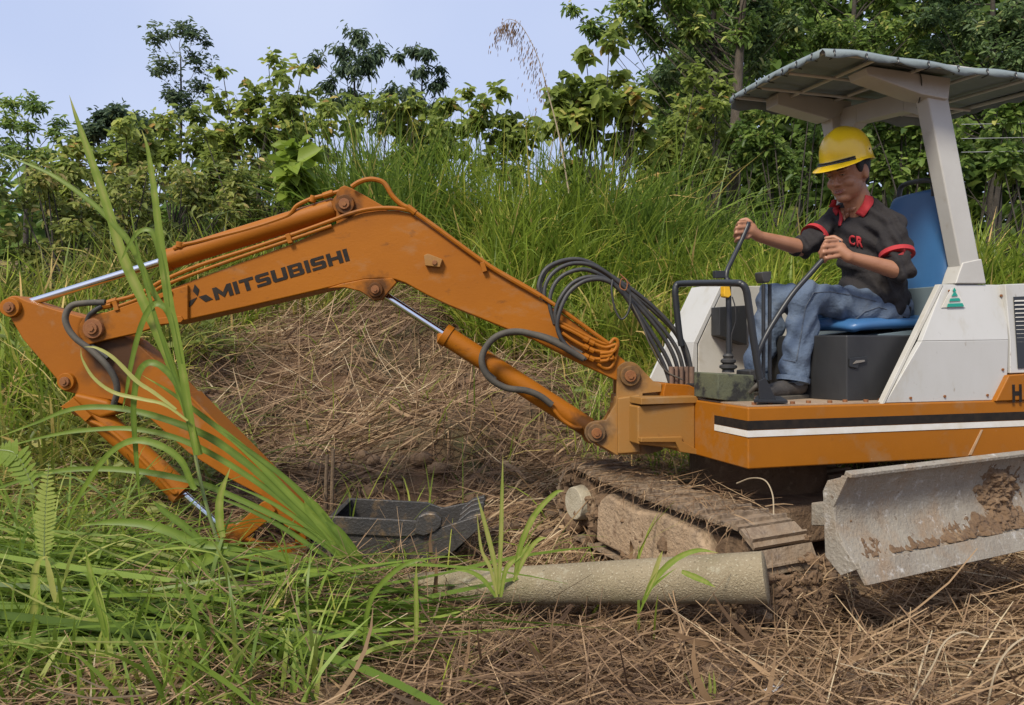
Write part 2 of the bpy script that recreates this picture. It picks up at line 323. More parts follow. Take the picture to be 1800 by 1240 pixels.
# emblem and lettering on the boom side
e1 = Vector((math.cos(math.radians(16.6)), 0, math.sin(math.radians(16.6))));
def lozenge(c, dx, dz, lx, lz): return c
cE = W(350, 523, DB); S = 1 / 350.6
em = MB()
for q in ([(342, 500), (350, 509), (347, 521), (339, 512)], [(346, 523), (338, 535), (330, 543), (334, 528)], [(349, 522), (362, 518), (374, 526), (361, 531)]):
    em.prism([W(x, y, DB - .003) for x, y in q], (0, .003, 0))
em.build('emblem', DECAL, BOOM)
def rect(a, b, c, d): return [(a, b), (c, b), (c, d), (a, d)]
GLY = {'I': (.3, [rect(0, 0, .3, 1)]), 'T': (1.0, [rect(0, .77, 1, 1), rect(.35, 0, .65, .77)]), 'H': (1.05, [rect(0, 0, .3, 1), rect(.75, 0, 1.05, 1), rect(.3, .38, .75, .62)]),
       'M': (1.3, [rect(0, 0, .29, 1), rect(1.01, 0, 1.3, 1), [(.29, 1), (.29, .52), (.65, .02), (.65, .46)], [(1.01, 1), (.65, .46), (.65, .02), (1.01, .52)]]),
       'S': (1.0, [[(.12, 1), (.97, 1), (.97, .78), (.3, .78), (.3, .62), (.88, .62), (1, .5), (1, .12), (.88, 0), (0, 0), (0, .22), (.7, .22), (.7, .38), (.12, .38), (0, .5), (0, .88)]]),
       'U': (1.05, [[(0, 1), (.3, 1), (.3, .24), (.75, .24), (.75, 1), (1.05, 1), (1.05, .14), (.93, 0), (.12, 0), (0, .14)]]),
       'B': (1.05, [rect(0, 0, .3, 1), [(.3, 1), (.9, 1), (1, .92), (1, .8), (.3, .8)], rect(.7, .59, 1, .8), [(.3, .59), (1, .59), (.95, .5), (1.05, .41), (.3, .41)], rect(.73, .2, 1.05, .41), [(.3, .2), (1.05, .2), (1.05, .12), (.93, 0), (.3, 0)]])}
txt = 'MITSUBISHI'; tot = sum(GLY[c][0] for c in txt) + .13 * (len(txt) - 1); pl_, pr_ = W(379, 528, DB), W(615, 458, DB); ex_ = pr_ - pl_; un = ex_.length / tot; ex_.normalize(); ey_ = Vector((-ex_.z, 0, ex_.x)); cur = 0
for c in txt:
    b = MB()
    for pg in GLY[c][1]: b.prism([pl_ + ex_ * (cur + u) * un + ey_ * h * .062 + Vector((0, -.003, 0)) for u, h in pg], (0, .002, 0))
    b.build('letter', DECAL, BOOM); cur += GLY[c][0] + .13
# pipes along the boom
PD = DB - .012
def pipe(name, pts, r, m=ORANGE, parent=BOOM, n=8): return MB().tube([W(*p) if len(p) == 3 else W(p[0], p[1], PD) for p in pts], r, n, True, 5).build(name, m, parent)
pipe('boom_pipe', [(202, 529), (233, 521), (262, 508), (288, 493), (350, 467), (430, 441), (505, 416), (583, 388), (612, 377), (642, 369), (672, 366), (700, 367), (726, 373), (755, 393), (853, 463), (952, 521), (1069, 604)], .0105)
pipe('boom_pipe', [(202, 541), (236, 529), (270, 513), (296, 499), (400, 460), (505, 424), (583, 397)], .009)
pipe('boom_pipe', [(618, 329), (630, 321), (645, 316), (660, 316), (676, 323), (690, 345), (706, 360), (722, 369), (766, 400), (860, 468), (950, 521)], .0125)
pipe('pipe_coupling', [(716, 364), (730, 375)], .017); pipe('pipe_coupling', [(190, 533), (206, 528)], .016); pipe('pipe_coupling', [(176, 540), (196, 536)], .016)
for x, y in ((509, 417), (205, 535), (850, 467)): MB().box(W(x, y + 3, DB - .012), .024, .03, .05, (math.cos(.3), 0, math.sin(.3)), (0, 1, 0)).build('pipe_clamp', ORANGE, BOOM, .003)
# hairpin pipes near the boom foot
for k, (dy, ex_) in enumerate(((0, 0), (15, 0), (33, 0))):
    pipe('hairpin_pipe', [(983 + 5 * k, 572 + dy * .9, PD - .01), (1010, 585 + dy, PD - .012), (1040, 602 + dy * .85, PD - .014), (1064 + 6 * k, 611 + dy * .6, PD - .014), (1071 + 6 * (2 - k), 606 + dy * .5, PD - .016), (1068 + 5 * (2 - k), 618 + dy * .45, PD - .02), (1055, 622 + dy * .4, PD - .02)], .009)
    for x, y in ((1030, 597 + dy * .9), (1040, 603 + dy * .85)): pipe('coupling_nut', [(x - 4, y - 2, PD - .014), (x + 4, y + 2, PD - .014)], .0145)
pipe('hairpin_pipe', [(983, 566), (1060, 604), (1080, 596), (1086, 606), (1078, 640), (1066, 648), (1050, 640)], .009)

def grease(m, pts, r0, r1, col=(.035, .018, .008)):      # dark grease worked out around the pins
    t = m.node_tree; N = t.nodes; b = N['Principled BSDF']; src = b.inputs['Base Color'].links[0].from_socket; tcn = N.new('ShaderNodeTexCoord'); cur_ = None
    nn = N.new('ShaderNodeTexNoise'); nn.inputs['Scale'].default_value = 26; nn.inputs['Detail'].default_value = 5; t.links.new(tcn.outputs['Object'], nn.inputs['Vector'])
    for p in pts:
        vm = N.new('ShaderNodeVectorMath'); vm.operation = 'DISTANCE'; vm.inputs[1].default_value = p - EX.location; t.links.new(tcn.outputs['Object'], vm.inputs[0])
        if cur_ is None: cur_ = vm.outputs['Value']
        else: mn = N.new('ShaderNodeMath'); mn.operation = 'MINIMUM'; t.links.new(cur_, mn.inputs[0]); t.links.new(vm.outputs['Value'], mn.inputs[1]); cur_ = mn.outputs[0]
    ad = N.new('ShaderNodeMath'); ad.operation = 'MULTIPLY_ADD'; ad.inputs[1].default_value = .12; t.links.new(nn.outputs['Fac'], ad.inputs[0]); t.links.new(cur_, ad.inputs[2])
    mr = N.new('ShaderNodeMapRange'); mr.inputs[1].default_value = r0 + .06; mr.inputs[2].default_value = r1 + .06; mr.inputs[3].default_value = .8; mr.inputs[4].default_value = 0; t.links.new(ad.outputs[0], mr.inputs[0])
    x = N.new('ShaderNodeMix'); x.data_type = 'RGBA'; x.inputs['B'].default_value = (*col, 1); t.links.new(mr.outputs[0], x.inputs['Factor']); t.links.new(src, x.inputs['A']); t.links.new(x.outputs['Result'], b.inputs['Base Color'])
grease(ORANGE, [W(607, 360, 3.86), W(661, 510, 3.84), W(166, 578, 3.83), W(408, 958, 3.85), W(1030, 745, 3.9)], .035, .10)
grease(ORANGED, [W(1107, 661, 3.83), W(1048, 761, 3.83), W(1145, 785, 3.83)], .03, .10)
def ram(name, base, gland, eye, rb, rr, D, parent=EX, m=ORANGE):
    p0, p1, p2 = W(*base, D), W(*gland, D), W(*eye, D); d = (p1 - p0).normalized(); b = MB()
    b.tube([p0 + d * .03, p0 + d * .05, p0 + d * .05, p1 - d * .035, p1 - d * .035, p1, p1], [rb * .8, rb * .97, rb, rb, rb * 1.12, rb * 1.12, rb * .6], 24, False)
    b.cyl(p0 - Vector((0, .05, 0)), p0 + Vector((0, .05, 0)), rb * .95, n=20)
    o = b.build(name, m, parent, .002)
    r = MB(); r.cyl(p1 - d * .1, p2 - d * .03, rr, n=20); r.build('piston_rod', CHROME, o)
    e = MB(); e.cyl(p2 - Vector((0, .05, 0)), p2 + Vector((0, .05, 0)), rr * 2.1, n=20); e.cyl(p2 - d * .06, p2, rr * 1.35, n=14); e.build('rod_eye', m, o, .002)
    return o
AC = ram('stick_cylinder', (605, 361), (288, 459), (24, 541), .053, .020, 3.945)
pipe('cylinder_pipe', [(319, 431, 3.90), (345, 426, 3.90), (373, 419, 3.90), (440, 402, 3.90), (498, 383, 3.90), (512, 374, 3.9), (522, 362, 3.9), (544, 351, 3.90), (565, 345, 3.9), (592, 338, 3.90), (610, 331, 3.90)], .0105, ORANGE, AC)
MB().cyl(W(316, 436, 3.905), W(318, 426, 3.905), .022, n=12).build('port_block', ORANGE, AC, .003)
MB().cyl(W(306, 438, 3.905), W(326, 430, 3.905), .016, n=10).build('pipe_coupling', ORANGE, AC, .003)
MB().cyl(W(548, 356, 3.905), W(552, 345, 3.905), .018, n=12).build('port_block', ORANGE, AC, .003)
MB().cyl(W(568, 345, 3.9), W(586, 339, 3.9), .017, n=10).build('pipe_coupling', ORANGE, AC, .003)
BC = ram('boom_cylinder', (1048, 761), (779, 587), (661, 510), .052, .021, 3.945)
pipe('cylinder_pipe', [(965, 706, 3.885), (975, 722, 3.88), (990, 739, 3.88), (1010, 751, 3.88), (1022, 752, 3.89)], .010, ORANGE, BC)
# stick
stick = arc(24, 540, 20, 200, 70, 8) + [(47, 529), (100, 545), (160, 562), (236, 600), (280, 639), (330, 693), (389, 752), (467, 833), (540, 903), (540, 925), (522, 938), (500, 925), (459, 872), (404, 843), (330, 796), (249, 724), (194, 704), (140, 694), (112, 688), (100, 668), (78, 642), (39, 596), (12, 550)]
SOOT = mat('orange_paint_with_soot', (.335, .108, .006), (.28, .088, .006), 3, .55, spec=.22, bump=.05, spots=((DUST, 6, .58, .9), ((.07, .035, .015), 18, .68, .82)))
t_ = SOOT.node_tree; N_ = t_.nodes; bs = N_['Principled BSDF']; lk = bs.inputs['Base Color'].links[0].from_socket     # soot burnt on around the pivot
gq = N_.new('ShaderNodeTexCoord'); vm = N_.new('ShaderNodeVectorMath'); vm.operation = 'DISTANCE'; vm.inputs[1].default_value = W(205, 628, 3.87) - EX.location
nn = N_.new('ShaderNodeTexNoise'); nn.inputs['Scale'].default_value = 9; ad = N_.new('ShaderNodeMath'); ad.operation = 'MULTIPLY_ADD'; ad.inputs[1].default_value = .22
mr = N_.new('ShaderNodeMapRange'); mr.inputs[1].default_value = .19; mr.inputs[2].default_value = .32; mr.inputs[3].default_value = .88; mr.inputs[4].default_value = 0
xm = N_.new('ShaderNodeMix'); xm.data_type = 'RGBA'; xm.inputs['B'].default_value = (.03, .018, .012, 1)
t_.links.new(gq.outputs['Object'], vm.inputs[0]); t_.links.new(gq.outputs['Object'], nn.inputs['Vector']); t_.links.new(nn.outputs['Fac'], ad.inputs[0]); t_.links.new(vm.outputs['Value'], ad.inputs[2])
t_.links.new(ad.outputs[0], mr.inputs[0]); t_.links.new(mr.outputs[0], xm.inputs['Factor']); t_.links.new(lk, xm.inputs['A']); t_.links.new(xm.outputs['Result'], bs.inputs['Base Color'])
STICK = plate('stick', SOOT, stick, 3.87, .15, EX, .007)
# folded edge of the stick
plate('edge_flange', SOOT, [(330, 691), (467, 830), (543, 902), (541, 906), (464, 835), (328, 695)], 3.862, .166, STICK, .003)
pin('rod_pin', 22, 541, 3.87, .05, .022, STICK); pin('boom_tip_pin', 166, 578, DB - .018, .052, .02, BOOM, m=RUST)
pin('bucket_cylinder_pin', 119, 671, 3.87, .045, .022, STICK)
KC2 = ram('bucket_cylinder', (150, 712), (322, 868), (402, 940), .058, .021, 3.90, EX)
MB().prism([W(x, y, 3.84) for x, y in [(128, 690), (190, 705), (205, 728), (175, 736), (128, 722)]], (0, .14, 0)).build('cylinder_head', ORANGE, KC2, .02)
pipe('cylinder_pipe', [(112, 720, 3.83), (138, 716, 3.82), (150, 735, 3.82), (195, 758, 3.82), (250, 808, 3.82), (300, 862, 3.83), (312, 866, 3.84)], .011, ORANGE, KC2)
plate('guard_plate', ORANGE, [(105, 716), (128, 700), (140, 712), (160, 732), (150, 742), (128, 722)], 3.80, .02, KC2, .003)
hose = lambda name, pts, r, m=RUBBER, parent=EX: MB().tube([W(*p) for p in pts], r, 10, True, 7).build(name, m, parent)
hose('stick_hose', [(185, 532, 3.83), (152, 533, 3.82), (126, 538, 3.81), (115, 557, 3.8), (120, 578, 3.8), (135, 597, 3.8), (158, 614, 3.8), (187, 642, 3.8), (202, 666, 3.81), (206, 688, 3.82), (200, 712, 3.84)], .0155, RUBBERD, STICK)
hose('stick_hose', [(180, 538, 3.83), (165, 548, 3.83), (155, 560, 3.84), (150, 585, 3.85), (160, 605, 3.85), (190, 630, 3.85)], .013, RUBBER, STICK)
# linkage
plate('bucket_link', ORANGE, [(459, 884), (470, 880), (484, 898), (478, 910), (418, 958), (404, 968), (394, 960), (395, 942), (404, 934)], 3.845, .03, EX)
plate('bucket_link', ORANGE, [(459, 884), (470, 880), (484, 898), (478, 910), (418, 958), (404, 968), (394, 960), (395, 942), (404, 934)], 4.01, .03, EX)
BL = plate('ear_link', ORANGE, arc(408, 960, 17, 250, 100, 6) + [(440, 962), (480, 966), (518, 962), (518, 925), (537, 928), (540, 985), (520, 998), (470, 1003), (430, 992)], 3.88, .13)
pin('link_pin', 412, 956, 3.845, .036, .016, BL)
# bucket lying on its back
prof_out = [(545, 942), (560, 925), (577, 911), (640, 914), (732, 919), (762, 930), (800, 922), (838, 916), (836, 935), (800, 975), (764, 992), (700, 1001), (640, 1003), (590, 998), (556, 984), (542, 966)]
D0, D1 = 3.70, 4.18
bk = MB()
for Dp in (D0, D1 - .022): bk.prism([W(x, y, D0) + Vector((0, Dp - D0, 0)) for x, y in prof_out], (0, .022, 0))
shell = [W(x, y, D0) for x, y in [(838, 916), (836, 935), (800, 975), (764, 992), (700, 1001), (640, 1003), (590, 998), (556, 984), (542, 966), (545, 942), (560, 925), (577, 911)]]
shell_in = [p * 1 for p in shell]
cen = W(690, 955, D0)
for i in range(len(shell) - 1):
    a, c = shell[i], shell[i + 1]; ai = a + (cen - a).normalized() * .02; ci = c + (cen - c).normalized() * .02
    bk.prism([a, c, ci, ai], (0, D1 - D0, 0))
BU = bk.build('bucket', BUCKETM, EX, .004)
MB().prism([W(x, y, D0 - .014) for x, y in [(577, 908), (640, 911), (732, 916), (737, 924), (742, 935), (725, 943), (700, 944), (577, 938), (572, 925)]], (0, .02, 0)).build('side_rim', BUCKETM, BU, .004)
MB().prism([W(x, y, D0 - .03) for x, y in [(730, 919), (735, 908), (748, 902), (766, 903), (777, 912), (776, 926), (765, 936), (745, 944), (728, 940)]], (0, .045, 0)).build('lifting_lug', BUCKETM, BU, .01)
MB().prism([W(x, y, D0 - .02) for x, y in [(758, 938), (776, 928), (838, 908), (842, 930), (800, 968), (770, 985), (752, 975)]], (0, .03, 0)).build('side_cutter', BUCKETM, BU, .004)
for k in range(4):
    off = Vector((0, .03 + k * .135, 0))
    MB().prism([W(x, y, D0) + off for x, y in [(800, 930), (822, 912), (846, 905), (849, 912), (838, 932), (806, 952)]], (0, .055, 0)).build('tooth', BUCKETM, BU, .006)

# hoses over the boom foot
HS = [[(962, 545, 3.9), (952, 523, 3.9), (947, 501, 3.9), (961, 472, 3.92), (997, 457, 3.95), (1033, 460, 3.97), (1077, 487, 3.98), (1105, 505, 3.98), (1142, 534, 3.98), (1178, 570, 3.98), (1203, 606, 3.96), (1214, 645, 3.95), (1216, 680, 3.95)],
      [(970, 558, 3.87), (957, 523, 3.87), (962, 494, 3.88), (983, 472, 3.9), (1015, 463, 3.92), (1051, 471, 3.93), (1090, 499, 3.94), (1134, 544, 3.95), (1170, 584, 3.95), (1194, 624, 3.95), (1206, 680, 3.95)],
      [(975, 570, 3.85), (966, 532, 3.85), (976, 498, 3.86), (1001, 479, 3.87), (1033, 475, 3.88), (1069, 493, 3.9), (1120, 537, 3.91), (1163, 588, 3.92), (1186, 631, 3.92), (1197, 680, 3.92)],
      [(983, 585, 3.83), (976, 552, 3.83), (986, 523, 3.83), (1008, 497, 3.84), (1040, 487, 3.85), (1077, 498, 3.87), (1109, 532, 3.88), (1150, 592, 3.89), (1176, 638, 3.9), (1188, 680, 3.9)],
      [(1030, 632, 3.82), (995, 607, 3.81), (980, 578, 3.81), (984, 548, 3.81), (1000, 515, 3.82), (1030, 494, 3.83), (1066, 494, 3.85), (1098, 520, 3.86), (1140, 590, 3.87), (1166, 640, 3.88), (1180, 680, 3.88)],
      [(958, 530, 3.98), (950, 500, 3.99), (968, 470, 4.0), (1005, 459, 4.02), (1045, 470, 4.03), (1090, 500, 4.04), (1150, 548, 4.04), (1190, 590, 4.04), (1208, 640, 4.03), (1212, 680, 4.03)]]
for h in HS: hose('hydraulic_hose', h, .0108)
for h in HS[:5]: hose('hose_end', [(h[-1][0], 645, h[-1][2] - .002), h[-1]], .0142, mat('dusty_hose_end', (.20, .12, .08), (.13, .08, .055), 20, .8) if 'dusty_hose_end' not in MATS else MATS['dusty_hose_end'])
hose('hose_loop', [(1077, 492, 3.84), (1075, 510, 3.83), (1080, 540, 3.83), (1091, 561, 3.83), (1103, 552, 3.83), (1108, 528, 3.83), (1104, 497, 3.84), (1094, 488, 3.84)], .005)
hose('hose_loop', [(1108, 530, 3.84), (1128, 570, 3.84), (1142, 605, 3.84), (1168, 650, 3.86), (1200, 668, 3.87)], .004, RUBBERD)
hose('ram_hose', [(1026, 631, 3.82), (979, 604, 3.8), (947, 591, 3.8), (907, 583, 3.79), (874, 591, 3.79), (853, 613, 3.8), (847, 638, 3.8), (860, 664, 3.81), (889, 682, 3.83), (925, 687, 3.85), (950, 697, 3.86), (970, 712, 3.87)], .0165, RUBBERD)
hose('ram_hose', [(1022, 622, 3.84), (975, 598, 3.84), (930, 586, 3.85), (885, 588, 3.86), (860, 604, 3.87), (848, 625, 3.88), (852, 650, 3.88), (870, 668, 3.88)], .014, RUBBERD)
# exhaustive small wire tying the hoses
hose('wire_tie', [(1090, 482, 3.82), (1102, 495, 3.81), (1100, 510, 3.81), (1090, 505, 3.82), (1094, 490, 3.82), (1108, 500, 3.82)], .003, RUST)

# ------------------------------------------------------------------ cab area
HOOD = None
v0 = .015
b = MB()     # main white side panel with a slight fold at mid height
PT = lambda x, y, v: BP(x, y, v)
fr = [PT(1556, 709, v0), PT(1749, 704, v0), PT(1771, 658, v0), PT(1773, 598, v0), PT(1620, 600, v0)]
up_ = [PT(1620, 600, v0), PT(1773, 598, v0), PT(1765, 501, .085), PT(1659, 500, .085)]
b.prism(fr, NV * .03); HOOD = b.build('side_panel', WHITEP, EX, .004)
b = MB(); bk_ = [p + NV * .03 for i, p in enumerate(up_)]
b.add(up_ + bk_, [(0, 1, 2, 3), (7, 6, 5, 4), (0, 4, 5, 1), (1, 5, 6, 2), (2, 6, 7, 3), (3, 7, 4, 0)]); b.build('upper_panel', WHITEP, HOOD, .004)
MB().prism([PT(1549, 712, v0 - .006), PT(1556, 709, v0 - .006), PT(1659, 500, .08), PT(1652, 500, .08)], NV * .03).build('edge_trim', WHITED, HOOD, .002)
rear = [PT(1767, 500, .05), PT(1905, 495, .05), PT(1905, 652, v0), PT(1776, 657, v0), PT(1776, 598, v0)]
RP = MB().prism(rear, NV * 1.2).build('engine_cover', WHITEP, EX, .005)
for i in range(17):
    y = 526 + i * 7.1; MB().prism([PT(1784 + i * .4, y, v0 + .028 - .016 * i / 16), PT(1890, y - 3, v0 + .028 - .016 * i / 16), PT(1890, y + 1.5, v0 + .016 - .016 * i / 16), PT(1784 + i * .4, y + 4.5, v0 + .016 - .016 * i / 16)], NV * .004).build('vent_slat', WHITED, RP)
MB().prism([PT(1782, 522, .039), PT(1892, 518, .039), PT(1892, 642, .011), PT(1790, 648, .011)], NV * .003).build('vent_recess', BLACKM, RP)
for x, y in ((1600, 700), (1660, 697), (1735, 695), (1762, 650), (1759, 520), (1668, 512)):
    p = BP(x, y, v0 if y > 600 else .066); MB().cyl(p, p - NV * .006, .007, n=6).build('panel_bolt', RUST, HOOD)
# sticker
def sheet(name, m, pts, v, parent): return MB().prism([PT(x, y, v) for x, y in pts], NV * .002).build(name, m, parent)
STK = sheet('sticker', STRIPEW, [(1655, 541), (1673, 506), (1680, 506), (1697, 540)], .05, HOOD)
sheet('sticker_band', GREENS, [(1665, 540), (1667, 534), (1692, 533), (1695, 539)], .045, STK)
sheet('sticker_band', GREENS, [(1669, 530), (1671, 525), (1686, 524), (1689, 529)], .045, STK)
sheet('sticker_band', GREENS, [(1673, 521), (1677, 514), (1680, 514), (1684, 520)], .045, STK)
sheet('sticker_band', GREENS, [(1675, 511), (1678, 506), (1681, 511), (1678, 514)], .045, STK)
# bulkhead behind the seat and engine box
pb_ = BP(1657, 501, .1); sb_ = (pb_ - CC).dot(RV)
MB().prism([B(sb_, .1, ZD + .005), B(sb_ + .3, .1, ZD + .005), B(sb_ + .3, .1, pb_.z - .004), B(sb_, .1, pb_.z - .004)], NV * 1.2).build('bulkhead', GREYB, EX, .005)
# black seat box
sb = MB(); q = [(.60, .16), (.86, .10), (1.02, .10), (1.02, .75), (.60, .75)]
def Bq(px, py, v): return BP(px, py, v)
P1, P2, P3 = BP(1430, 700, .28), BP(1489, 711, .12), BP(1600, 709, .12)
zt = BP(1491, 591, .12).z; base = [P1, P2, P3, P3 + NV * .55, P1 + NV * .42]
base = [Vector((p.x, p.y, ZD + .004)) for p in base]
SB = MB().prism(base, UP * (zt - ZD)).build('seat_box', BLACKP, EX, .008)
body('latch', BLACKM, [(1494, 630), (1524, 627), (1524, 637), (1510, 640), (1508, 648), (1494, 645)], .11, .01, SB, .002)
MB().prism([BP(1500, 640, .106), BP(1506, 634, .106), BP(1520, 633, .106), BP(1520, 636, .106)], NV * .004).build('latch_hasp', STEELW, SB)
# blue seat: a moulded shell
def shell_obj(name, prof, v_a, v_b, th, m, parent, side=.03):
    """prof: photo pixels of the shell's centre line at mid width; swept across the width with raised side wings"""
    n = 9; vs = []; vm = (v_a + v_b) / 2
    pts = [BP(x, y, vm) for x, y in prof]; K = len(pts)
    for i, p in enumerate(pts):
        d = pts[min(i + 1, K - 1)] - pts[max(i - 1, 0)]; d.normalize(); nrm = NV.cross(d).normalized()
        wd = (v_b - v_a) / 2 * prof_w[i]
        for j in range(n):
            t = -1 + 2 * j / (n - 1); vs.append(p + NV * (t * wd) - nrm * side * abs(t) ** 3)
    fs = [(i * n + j, i * n + j + 1, (i + 1) * n + j + 1, (i + 1) * n + j) for i in range(K - 1) for j in range(n - 1)]
    o = MB().add(vs, fs).build(name, m, parent); mo = o.modifiers.new('thick', 'SOLIDIFY'); mo.thickness = th; mo.offset = 0
    ss = o.modifiers.new('sub', 'SUBSURF'); ss.levels = 2; ss.render_levels = 2
    return o
seat_prof = [(1446, 580), (1452, 569), (1475, 565), (1520, 563), (1560, 563), (1588, 561), (1594, 550), (1596, 530), (1597, 500), (1600, 465), (1604, 425), (1609, 385), (1613, 350), (1614, 338)]
prof_w = [.85, .95, 1, 1, 1, 1, 1, 1.02, 1.04, 1.05, 1.02, .98, .9, .78]
SEAT = shell_obj('seat', seat_prof, .18, .64, .055, SEATB, EX, -.03)
MB().tube([BP(1580, 352, .56), BP(1582, 335, .56), BP(1590, 325, .54), BP(1614, 319, .38), BP(1636, 318, .27), BP(1641, 326, .26), BP(1642, 345, .26)], .014, 10).build('grab_handle', RUBBER, SEAT)
MB().prism([BP(1545, 588, .2), BP(1606, 580, .2), BP(1606, 590, .2), BP(1545, 592, .2)], NV * .45).build('seat_rail', GREYB, SEAT, .003)

# far console: white sloped cover with dirty inner face
vc = 1.12
CON = MB().prism([BP(1228, 604, vc), BP(1274, 503, vc), (BP(1420, 503, vc)), BP(1420, 676, vc), BP(1228, 676, vc)], NV * .34).build('side_console', WHITED, EX, .005)
cv = MB(); cv.prism([BP(1226, 605, vc - .004), BP(1274, 501, vc - .004), BP(1268, 499, vc - .004), BP(1219, 603, vc - .004)], NV * .35); cv.build('console_cover', WHITEP, CON, .003)
MB().prism([BP(1226, 604, vc - .003), BP(1226, 682, vc - .003), BP(1212, 682, vc - .003), BP(1219, 603, vc - .003)], NV * .36).build('console_front', WHITEP, CON, .003)
MB().prism([BP(1172, 604, vc + .25), BP(1200, 604, vc + .25), BP(1180, 690, vc + .25), BP(1142, 668, vc + .25)], NV * .02).build('front_fender', WHITEP, CON, .003)
sq = MB()
for k in range(9):
    x = 1229 + 3.4 * k + 3 * math.sin(k * 2.1); y = 572 - 5.6 * k + 5 * math.cos(k * 1.7)
    sq.tube([BP(x, y, vc - .02 + .2), BP(x + 4, y - 5, vc + .18), BP(x + 7, y + 2, vc + .18)], .0016, 4)
MB().prism([BP(1265, 540, vc - .1), BP(1313, 537, vc - .1), BP(1313, 607, vc - .1), BP(1265, 590, vc - .1)], NV * .095).build('console_box', BLACKP, CON, .004)

# levers, pedal box, guard rail
def rod(name, pts, r, m=BLACKM, parent=EX): return MB().tube([BP(*p) for p in pts], r, 10, True, 5).build(name, m, parent)
GR = rod('guard_rail', [(1198, 608, .62), (1194, 585, .62), (1188, 530, .62), (1187, 512, .62), (1189, 503, .62), (1197, 499, .60), (1240, 498, .4), (1292, 498, .12), (1304, 500, .08), (1311, 509, .07), (1315, 530, .07), (1325, 600, .07), (1333, 650, .07), (1343, 704, .07)], .0165)
MB().prism([BP(1325, 708, .03), BP(1385, 709, .03), BP(1372, 701, .16), BP(1330, 700, .16)], UP * .012).build('rail_foot', BLACKM, GR, .002)
MB().prism([BP(1334, 670, .05), BP(1346, 664, .05), BP(1366, 705, .05), BP(1336, 706, .05)], NV * .012).build('rail_gusset', BLACKM, GR, .002)
PB = body('lever_box', mat('mossy_dark_metal', (.07, .075, .05), (.11, .115, .06), 8, .8, bump=.2, spots=(((.02, .02, .018), 9, .5, .6),)), [(1262, 657), (1326, 660), (1326, 711), (1262, 703)], .24, .22)
rod('box_tap', [(1318, 690, .23), (1328, 680, .2), (1336, 672, .2)], .010, RUBBERD, PB)
bt = MB()
zs = [(655, .030), (650, .028), (647, .042), (643, .042), (640, .026), (637, .036), (633, .036), (630, .022), (626, .026), (622, .018)]
bt.tube([BP(1280, y, .34) for y, r in zs], [r for y, r in zs], 16, False); bt.build('lever_boot', RUBBER, EX)
LV = rod('control_lever', [(1281, 625, .34), (1281, 560, .34), (1280, 505, .35), (1278, 490, .36)], .0135)
rod('lever_shaft', [(1279, 500, .36), (1277, 480, .37), (1288, 455, .39), (1300, 430, .41), (1313, 400, .42), (1316, 391, .42)], .0115, BLACKM, LV)
body('lever_bracket', BLACKM, [(1258, 476), (1276, 476), (1276, 489), (1258, 489)], .36, .03, LV, .003)
body('tape', YTAPE, [(1273, 503), (1283, 503), (1286, 519), (1281, 524), (1273, 522)], .325, .036, LV, .004)
rod('lever_cable', [(1287, 522, .32), (1292, 540, .31), (1293, 565, .31), (1286, 590, .32), (1287, 618, .33)], .003, RUBBER, LV)
LV2 = rod('control_lever', [(1330, 640, .2), (1334, 618, .2), (1352, 580, .2), (1390, 521, .19), (1420, 486, .18), (1447, 456, .17), (1476, 425, .16)], .0125)
for dx, v in ((-6, .22), (5, .25)):
    rod('travel_lever', [(1348 + dx, 668, v), (1348 + dx, 600, v), (1348 + dx, 500, v)], .009)
body('lever_knob', RUBBER, [(1339, 478), (1357, 477), (1356, 490), (1353, 497), (1343, 497), (1340, 490)], .2, .06, EX, .006)
body('pedal', RUBBER, [(1318, 652), (1338, 650), (1338, 668), (1318, 670)], .34, .12)

# ------------------------------------------------------------------ canopy
def VT(v): return .1 * v           # machine leans a little: far side higher
def NP(px, py, v): return BP(px, py, v)
CAN = None
b = MB(); b.prism([BP(1630, 165, .08), BP(1667, 170, .08), BP(1730, 499, .08), BP(1695, 499, .08)], NV * .08); CAN = b.build('canopy_post', WHITEC, EX, .008)
MB().prism([BP(1686, 480, .074), BP(1693, 462, .074), BP(1726, 455, .074), BP(1734, 499, .074), BP(1680, 499, .074)], NV * .09).build('post_foot', WHITEC, CAN, .006)
b = MB(); b.prism([BP(1457, 184, .74), BP(1497, 184, .74), BP(1552, 499, .74), BP(1512, 499, .74)], NV * .09); CAN2 = b.build('canopy_post', WHITEC, EX, .008)
MB().prism([BP(1521, 119, .06), BP(1530, 116, .06), BP(1672, 137, .06), BP(1668, 175, .06), BP(1621, 166, .06), BP(1526, 132, .06)], NV * .12).build('roof_bracket', WHITEC, CAN, .006)
MB().prism([BP(1367, 165, .72), BP(1372, 160, .72), BP(1497, 178, .72), BP(1497, 190, .72), BP(1459, 210, .72), BP(1367, 184, .72)], NV * .11).build('roof_bracket', WHITEC, CAN2, .006)
p0 = BP(1646, 150, .12); p1 = BP(1478, 195, .78)
b = MB(); d_ = (p1 - p0).normalized(); hz_ = d_.cross(UP).normalized()
for t0, t1, h0, h1 in ((0, .25, .17, .10), (.25, .75, .10, .10), (.75, 1, .10, .19)):
    a, c = p0.lerp(p1, t0), p0.lerp(p1, t1)
    b.prism([a - hz_ * .04, c - hz_ * .04, c - hz_ * .04 - UP * h1, a - hz_ * .04 - UP * h0], hz_ * .08)
b.build('cross_beam', WHITEC, CAN, .004)
